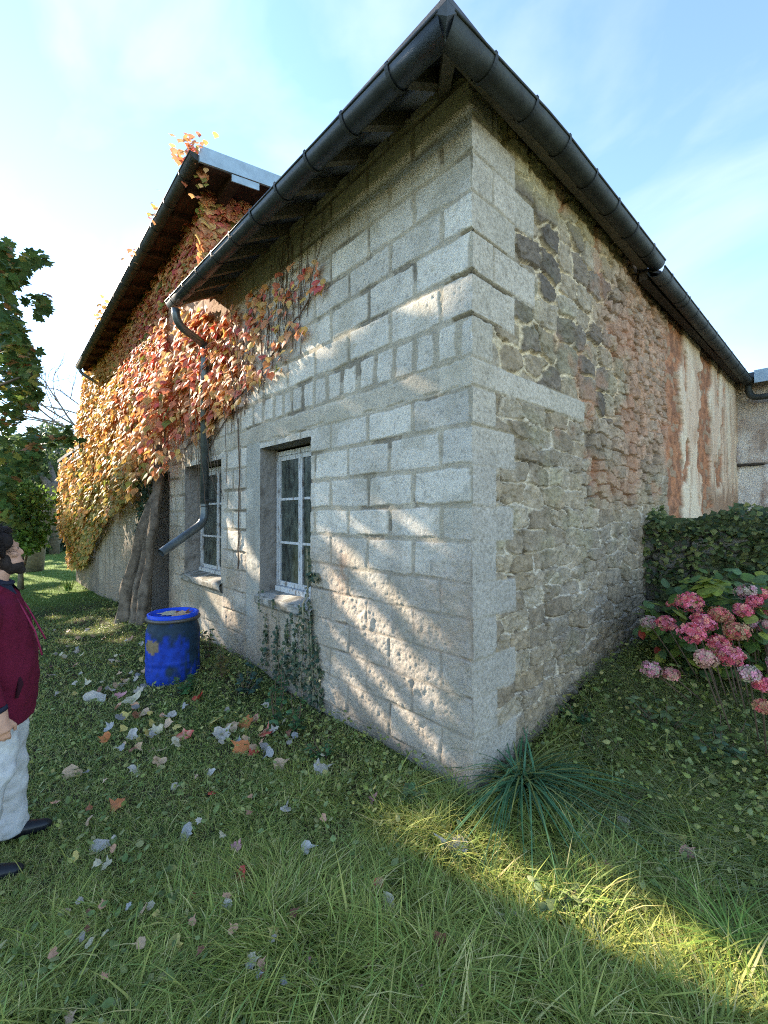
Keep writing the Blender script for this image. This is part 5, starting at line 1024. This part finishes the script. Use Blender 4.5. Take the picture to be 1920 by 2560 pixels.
for zx, zy in ((410, 1060), (230, 870), (620, 1120), (560, 1010)):
    q = dpt_point((1550 + .223 * zx) / S_D, (1380 + .223 * zy) / S_D, 4.0); V0, F0 = L_HYD; part('red_leaf', leafmesh('red_leaf', L_HYD, q[None], unit(np.array([[.4, -.8, .4]])), unit(np.array([[.2, 0, -1.]])), np.array([.09]), np.array([(.42, .06, .03)]), M_leaf), hy, 'red turning leaf')
# ---- background trees
def branchy(p0, d0, length, rad, lev, b, spread=.5, tips=None, grav=0.0, kids=3):
    n_ = 5; pts = [np.array(p0, float)]; d = unit(np.array(d0, float)[None])[0]
    for i in range(n_): d = unit((d + rng.normal(0, .13, 3) + [0, 0, grav])[None])[0]; pts.append(pts[-1] + d * length / n_)
    b.tube(pts, list(np.linspace(rad, rad * .55, n_ + 1)), 6 if lev > 1 else 4, caps=False)
    if lev <= 0:
        if tips is not None: tips.append(pts[-1])
        return
    for j in range(kids):
        s_ = pts[rng.integers(2, n_ + 1)]; branchy(s_, d + rng.normal(0, spread, 3), length * rng.uniform(.6, .82), rad * .55, lev - 1, b, spread, tips, grav, kids)
        if tips is not None: tips.append(s_)
bt = thing('bare_tree', (-26, 2.6, -.3), 'leafless fine-twigged tree against the bright sky left of the barn', 'tree'); b = MB()
base = np.array([-25.0, 2.9, -.4]); b.tube([base, base + [.1, 0, 3.0], base + [.3, -.1, 5.5]], [.28, .22, .16], 10)
for dv_ in ((-.5, -.9, .9), (-.2, -.6, 1.3), (.1, -.2, 1.5), (-.6, -1.2, .4), (-.3, -1.3, .9)): branchy(base + [.2, -.05, rng.uniform(3.2, 5.3)], dv_, 3.2, .09, 4, b, .42, None, .02, 3)
part('branches', b.mesh('branches', mat_vc('pale_twig', .9, base=(.20, .17, .15), tint=.2)), bt)
def tree(name, base, trunk, tr, blobs, n_, leaf, cols, lab, barkm=None, gapf=1.2, T=L_BIT):
    root = thing(name, tuple(base), lab, 'tree'); b = MB(); b.tube([np.array(base) + np.array(t) for t in trunk], tr, 12, noise=.12, seed=len(lab))
    top = np.array(base) + np.array(trunk[-1]); P = []
    for (c, r_) in blobs:
        c = np.array(c, float); b.tube(bez(top - [0, 0, .5], (top + c) / 2, (top + c) / 2, c, 5), list(np.linspace(tr[-1] * .8, .02, 5)), 6, caps=False)
        m = int(n_ * np.prod(r_) / sum(np.prod(rr) for _, rr in blobs)); d = unit(rng.normal(0, 1, (m, 3))) * rng.random((m, 1)) ** .4; q = c + d * np.array(r_); P.append(q)
    P = np.concatenate(P); g3 = vnoise(P[:, 0] * gapf + P[:, 2] * .7, P[:, 1] * gapf + P[:, 2] * gapf, 631); P = P[(g3 > .34)]; k = len(P)
    part('trunk', b.mesh('trunk', barkm or M_barkg, True), root)
    cl3 = pal(k, cols, None, .25) 
    part('crown', leafmesh('crown', T, P, unit(np.stack([rnd(k), rnd(k), rnd(k, -.2, 1)], 1)), unit(rnd((k, 3))), leaf * rnd(k, .7, 1.3), cl3, M_leaf), root); return root
def at(u, v, d): return dpt_point(u, v, d)
g0 = at(70, 1228, 16.7); g0[2] = -.36
tree('leaning_tree', g0, [(0, 0, 0), (.35, .1, .9), (.9, .35, 2.0), (1.3, .6, 3.3)], [.34, .27, .24, .2], [(at(150, 1040, 18), (1.6, 1.2, 1.2)), (at(60, 1010, 17), (1.5, 1.1, 1.3)), (at(100, 980, 19), (1.8, 1.4, 1.3))], 5000, .16, [(.06, .10, .035), (.10, .14, .05)], 'tree with a thick leaning trunk at the edge of the far lawn')
g0 = at(45, 1200, 12.5); g0[2] = -.33
tree('shrub', g0, [(0, 0, 0), (0, 0, .8)], [.08, .05], [(at(60, 1125, 12.8), (.9, .7, .9)), (at(20, 1100, 12.5), (1.0, .7, 1.1)), (at(40, 1160, 12.3), (.9, .6, .6)), (at(95, 1095, 13.4), (.6, .5, .7))], 6500, .12, [(.11, .20, .04), (.17, .28, .05), (.07, .13, .03)], 'bright green bush behind the man at the edge of the lawn')
g0 = at(118, 1205, 24); g0[2] = -.4
tree('willow', g0, [(0, 0, 0), (0, 0, 3.5)], [.25, .15], [(at(120, 985, 30), (2.6, 2.2, 2.4)), (at(135, 1060, 29), (2.2, 1.8, 2.4)), (at(90, 1040, 29), (2.0, 1.8, 2.4))], 7000, .2, [(.17, .20, .15), (.23, .25, .20), (.13, .16, .11)], 'hazy grey-green tree between the maple and the creeper')
g0 = at(88, 1200, 23); g0[2] = -.4
tree('cypress', g0, [(0, 0, 0), (0, 0, 3)], [.2, .1], [(at(88, 1050, 23), (.7, .7, 3.2))], 3500, .16, [(.03, .055, .03), (.04, .07, .035)], 'narrow dark cypress behind the leaning trunk', gapf=.5)
g0 = at(120, 1206, 25); g0[2] = -.4
tree('dark_shrub', g0, [(0, 0, 0), (0, 0, .6)], [.1, .07], [(at(120, 1165, 25), (1.6, 1.4, 1.5)), (at(145, 1150, 27), (1.8, 1.5, 2.0)), (at(90, 1170, 26), (1.6, 1.2, 1.6))], 6500, .2, [(.03, .055, .022), (.05, .08, .03)], 'dark laurel bush at the back of the lawn', gapf=.6)
# a wood closes the far side of the garden
k = 26000; X_ = rnd(k, -75, -26); Y_ = rnd(k, -34, 6) ; hgt = 4 + 5 * fbm(X_, Y_, .16, 3, 641); edge_ = (X_ < -34) | (Y_ < -14); P = np.stack([X_, Y_, rng.random(k) ** .7 * hgt], 1)[edge_]; k = len(P)
o = bpy.data.objects.new('far_wood', leafmesh('far_wood', L_BIT, P, unit(rnd((k, 3)) + [0, 0, .4]), unit(rnd((k, 3))), rnd(k, .5, .9), pal(k, [(.04, .065, .03), (.07, .10, .04), (.10, .11, .05)]), M_leaf)); col.objects.link(o); tag(o, 'distant wood closing the end of the garden', 'wood', kind='stuff')
clump('iris_clump', tuple(at(148, 1238, 12.0) * [1, 1, 0] + [0, 0, -.3]), 26, .3, .5, .03, [(.20, .30, .06)], 'upright sword-leaved clump at the far end of the creeper', 'plant', up0=.2, bend=(.1, .4))
#SECTION_PERSON
O3 = np.array([-1.38, -2.205, float(gz(-1.38, -2.2))]); FW = unit(np.array([[.22, .96, 0]]))[0]; RT = np.array([FW[1], -FW[0], 0])
def W(a, b_, c): return O3 + a * RT + b_ * FW + np.array([0, 0, c])
man = thing('person', tuple(O3), 'bearded dark-haired man in a maroon hoodie and pale jeans looking up at the creeper', 'person')
def loft(mb, rings, n=24):
    """rings: (centre a,b,c, half width across, half depth, [tilt dir]) closed tube of ellipses"""
    V = []; m_ = len(rings)
    C_ = [W(*r_[:3]) for r_ in rings]
    for i, r_ in enumerate(rings):
        d = unit((C_[min(i + 1, m_ - 1)] - C_[max(i - 1, 0)])[None])[0]
        e1 = RT - d * (RT @ d); e1 = unit(e1[None])[0] if np.linalg.norm(e1) > .2 else FW; e2 = np.cross(d, e1)
        for k in range(n):
            t = 2 * math.pi * k / n; V.append(C_[i] + e1 * r_[3] * math.cos(t) + e2 * r_[4] * math.sin(t))
    Fc = [(i * n + k, i * n + (k + 1) % n, (i + 1) * n + (k + 1) % n, (i + 1) * n + k) for i in range(m_ - 1) for k in range(n)] + [list(range(n))[::-1], [(m_ - 1) * n + k for k in range(n)]]
    mb.add(V, Fc)
def ball(mb, c, r3, n=16, m_=10, rot=None):
    c = np.array(c, float); V = []; Fc = []
    for i in range(m_ + 1):
        ph = math.pi * i / m_
        for k in range(n):
            t = 2 * math.pi * k / n; a, b_, z = r3[0] * math.sin(ph) * math.cos(t), r3[1] * math.sin(ph) * math.sin(t), r3[2] * math.cos(ph)
            if rot is not None: b_, z = b_ * math.cos(rot) - z * math.sin(rot), b_ * math.sin(rot) + z * math.cos(rot)
            V.append(W(c[0] + a, c[1] + b_, c[2] + z))
    for i in range(m_):
        for k in range(n): Fc.append((i * n + k, (i + 1) * n + k, (i + 1) * n + (k + 1) % n, i * n + (k + 1) % n))
    mb.add(V, Fc)
def limb(mb, pts, rad, n=14): mb.tube([W(*p) for p in pts], rad, n)
def fuse(name, mb, mat, vox, lab=None, smooth_it=3):
    me = mesh_np(name, np.array(mb.v), mb.f, mat); o = part(name, me, man, lab)
    r_ = o.modifiers.new('fuse', 'REMESH'); r_.mode = 'VOXEL'; r_.voxel_size = vox; r_.use_smooth_shade = True
    s_ = o.modifiers.new('soften', 'SMOOTH'); s_.factor = .5; s_.iterations = smooth_it; return o
TI = 0.20          # head tipped back a little
def H(a, b_, c):   # head-local -> body-local, pivot at the neck top
    a, b_ = a * math.cos(.3) - b_ * math.sin(.3), a * math.sin(.3) + b_ * math.cos(.3)
    return (a, .015 + b_ * math.cos(TI) - c * math.sin(TI), 1.475 + b_ * math.sin(TI) + c * math.cos(TI))
body = MB()
ball(body, H(0, .0, .125), (.077, .097, .105), rot=TI); ball(body, H(0, .045, .045), (.056, .062, .062), rot=TI); ball(body, H(0, .085, .0), (.026, .024, .024))
body.tube([W(*H(0, .094, .125)), W(*H(0, .108, .092)), W(*H(0, .112, .076))], [.006, .0105, .009], 8); ball(body, H(0, .094, .133), (.045, .012, .012)); ball(body, H(0, .098, .040), (.022, .012, .008)); ball(body, H(0, .097, .028), (.020, .011, .007))
for s_ in (-1, 1):
    ball(body, H(s_ * .090, -.006, .098), (.011, .020, .033), 10, 8, TI); ball(body, H(s_ * .033, .088, .112), (.014, .010, .009)); ball(body, H(s_ * .045, .07, .085), (.022, .02, .016))
loft(body, [(0, -.02, 1.36, .075, .07), (0, -.01, 1.42, .058, .060), (0, .005, 1.50, .055, .058)]); loft(body, [(0, 0, .80, .15, .11), (0, 0, 1.0, .14, .10), (0, .0, 1.2, .16, .10), (0, -.01, 1.36, .14, .08), (0, -.02, 1.40, .08, .06)])
for s_ in (-1, 1):
    limb(body, [(s_ * .17, -.01, 1.36), (s_ * .23, -.02, 1.12), (s_ * .255, .05, .86)], [.05, .042, .028]); limb(body, [(s_ * .10, 0, .82), (s_ * .12, .02, .45), (s_ * .13, -.02, .08)], [.08, .055, .04])
    hc = np.array((s_ * .258, .075, .795)); body.tube([W(*(hc + [0, 0, .07])), W(*hc), W(*(hc + [-s_ * .004, .012, -.045]))], [.027, .034, .036], 12)
    for j, (o_, L_) in enumerate(((.030, .036), (.011, .042), (-.010, .040), (-.028, .032))):
        f0 = hc + [0, o_, -.045]; body.tube([W(*f0), W(*(f0 + [-s_ * .002, .002, -L_ * .75])), W(*(f0 + [-s_ * .020, .001, -L_ * 1.15])), W(*(f0 + [-s_ * .036, 0, -L_ * .75]))], [.0098, .0092, .0086, .0075], 8)
    t0 = hc + [-s_ * .008, .030, .0]; body.tube([W(*t0), W(*(t0 + [-s_ * .016, .022, -.030])), W(*(t0 + [-s_ * .026, .018, -.058]))], [.011, .0098, .0085], 8)
M_skin = mat_vc('skin', .55, .0004, 120, .08, 30, base=(.52, .29, .20), spec=.35)
fuse('body', body, M_skin, .0055, None, 2)
ho = MB(); loft(ho, [(0, .005, .735, .185, .135), (0, .012, .77, .20, .155), (0, .018, .90, .195, .160), (0, .022, 1.05, .195, .152), (0, .012, 1.20, .20, .135), (0, -.005, 1.31, .205, .118), (0, -.02, 1.375, .145, .090), (0, -.02, 1.415, .085, .075)])
for s_ in (-1, 1): limb(ho, [(s_ * .15, -.01, 1.345), (s_ * .205, -.015, 1.30), (s_ * .245, -.025, 1.10), (s_ * .262, .03, .95), (s_ * .262, .062, .865)], [.075, .080, .068, .057, .042], 16)
ho.tube([W(-.10, .02, 1.40), W(-.11, -.06, 1.42), W(0, -.13, 1.40), W(.11, -.06, 1.42), W(.10, .02, 1.40)], [.03, .045, .055, .045, .03], 12); ho.tube([W(.10, .02, 1.40), W(.05, .075, 1.36), W(-.0, .095, 1.33), W(-.05, .075, 1.36), W(-.10, .02, 1.40)], [.03, .022, .02, .022, .03], 10)
ho.tube([W(.15 * math.cos(t) * 1.27, .008 + .146 * math.sin(t), .738) for t in np.linspace(0, 6.28, 26)], .017, 8)
M_hood = mat_vc('maroon_fleece', .95, .003, 90, .22, 120, base=(.12, .010, .028), spec=.15); hoodie = fuse('hoodie', ho, M_hood, .010, 'maroon hooded sweatshirt', 4)
for s_ in (-1, 1):
    b = MB(); b.tube([W(s_ * .035, .085, 1.36), W(s_ * .05, .125, 1.28), W(s_ * .052, .172, 1.17), W(s_ * .05, .202, 1.10 - (s_ > 0) * .06)], .0045, 8); part('drawstring', b.mesh('drawstring', mat_vc('maroon_cord', .8, base=(.26, .02, .07), tint=.1), True), man)
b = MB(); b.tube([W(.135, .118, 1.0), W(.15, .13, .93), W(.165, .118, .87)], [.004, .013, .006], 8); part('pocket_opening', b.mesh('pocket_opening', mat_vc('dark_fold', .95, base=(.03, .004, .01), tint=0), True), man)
b = MB()
for s_ in (-1, 1): b.add([W(s_ * .02, .062, 1.43), W(s_ * .075, .02, 1.46), W(s_ * .085, .055, 1.385), W(s_ * .04, .095, 1.37)], [(0, 1, 2, 3)])
b.tube([W(.072 * math.cos(t), -.005 + .072 * math.sin(t), 1.437 + .012 * math.cos(t + 1.5)) for t in np.linspace(0, 6.28, 22)], .012, 8); part('collar', b.mesh('collar', mat_vc('navy_collar', .8, base=(.015, .018, .035), tint=.2)), man)
for s_ in (-1, 1): b = MB(); limb(b, [(s_ * .262, .064, .872), (s_ * .260, .070, .850)], [.038, .037], 16); part('cuff', b.mesh('cuff', bpy.data.materials['navy_collar'], True), man)
tr = MB(); loft(tr, [(0, 0, .84, .165, .12), (0, .0, .76, .18, .135), (0, .0, .70, .17, .13)])
for s_, fb, ac in ((-1, .05, .15), (1, -.02, .17)):
    ac = s_ * ac; loft(tr, [(s_ * .085, 0, .78, .09, .115), (s_ * .095, .005, .68, .098, .115), (s_ * .115, .02, .50, .088, .092), (ac * .9, fb * .6 + .01, .42, .078, .084), (ac, fb * .8 - .01, .25, .072, .076), (ac, fb - .02, .10, .075, .082), (ac, fb - .015, .045, .068, .080)], 20)
def folds(o, st, size):
    tx = bpy.data.textures.new('cloth_folds', 'CLOUDS'); tx.noise_scale = size; tx.noise_depth = 2
    d_ = o.modifiers.new('folds', 'DISPLACE'); d_.texture = tx; d_.strength = st; d_.mid_level = .5; d_.texture_coords = 'LOCAL'
folds(hoodie, .030, .11)
M_jean = mat_vc('pale_denim', .9, .004, 22, .16, 14, base=(.50, .50, .50), spec=.15); folds(fuse('trousers', tr, M_jean, .010, 'pale grey-blue jeans', 2), .040, .09)
for s_, fb in ((-1, .05), (1, -.02)):
    sh = MB(); ax = s_ * (.15 if s_ < 0 else .17); sh.tube([W(ax, fb - .09, .035), W(ax, fb - .06, .045), W(ax, fb + .0, .050), W(ax, fb + .08, .038), W(ax + s_ * .005, fb + .15, .030), W(ax + s_ * .005, fb + .175, .026)], [.022, .040, .044, .038, .030, .014], 14); sh.tube([W(ax, fb - .02, .03), W(ax, fb - .02, .10)], [.042, .040], 12)
    fuse('shoe', sh, mat_vc('black_leather', .35, base=(.012, .013, .016), tint=.2) if s_ < 0 else bpy.data.materials['black_leather'], .007, None, 2)
ha = MB(); ball(ha, H(0, -.022, .148), (.086, .102, .102), rot=TI); ball(ha, H(0, -.058, .085), (.084, .066, .085), rot=TI); ball(ha, H(0, .056, .206), (.068, .038, .022), rot=TI); ball(ha, H(0, -.070, .06), (.070, .045, .06), rot=TI)
for s_ in (-1, 1): ball(ha, H(s_ * .070, .028, .160), (.024, .055, .050), 12, 8, TI)
ball(ha, H(0, .045, .222), (.062, .044, .020), rot=TI)
for s_ in (-1, 1): ball(ha, H(s_ * .076, .024, .125), (.014, .018, .050), 10, 8, TI)
hr = fuse('hair', ha, mat_vc('dark_hair', .7, .004, 70, .3, 60, base=(.016, .011, .010), spec=.2), .006, 'short dark hair', 1)
k = 7000; d = unit(rng.normal(0, 1, (k, 3))); hp_ = np.array([W(*H(0 + .080 * a_, -.018 + .092 * b_, .150 + .094 * c_)) for a_, b_, c_ in d]); ok = (d[:, 1] < .75) & (d[:, 2] > -.55); hp_ = hp_[ok]; d = d[ok]; ww = d[:, :1] * RT + d[:, 1:2] * FW + d[:, 2:3] * np.array([0, 0, 1.]); k = len(hp_)
V, Fa, C = blades(hp_, unit(ww * .3 + FW * .5 + rnd((k, 3)) * .3), unit(ww * .7 + FW * .35 + rnd((k, 3)) * .25), rnd(k, .016, .045), np.full(k, .0022), rnd(k, .6, 1.6), pal(k, [(.014, .010, .009), (.03, .022, .018)]), 2); part('hair_strands', mesh_np('hair_strands', V, Fa, M_grass, C), hr)
be = MB(); ball(be, H(0, .045, .026), (.0580, .0635, .044), rot=TI); ball(be, H(0, .084, -.002), (.027, .026, .024))
for s_ in (-1, 1): ball(be, H(s_ * .056, .028, .062), (.019, .026, .045), rot=TI)
ball(be, H(0, .100, .052), (.026, .010, .006)); fuse('beard', be, mat_vc('beard', .8, .004, 90, .3, 80, base=(.03, .022, .02), spec=.2), .005, 'short dark beard', 1)
for s_ in (-1, 1): b = MB(); ball(b, H(s_ * .033, .0935, .113), (.010, .0055, .0055), 10, 8); part('eye', b.mesh('eye', mat_vc('eye', .2, base=(.10, .07, .06), tint=0)), man)
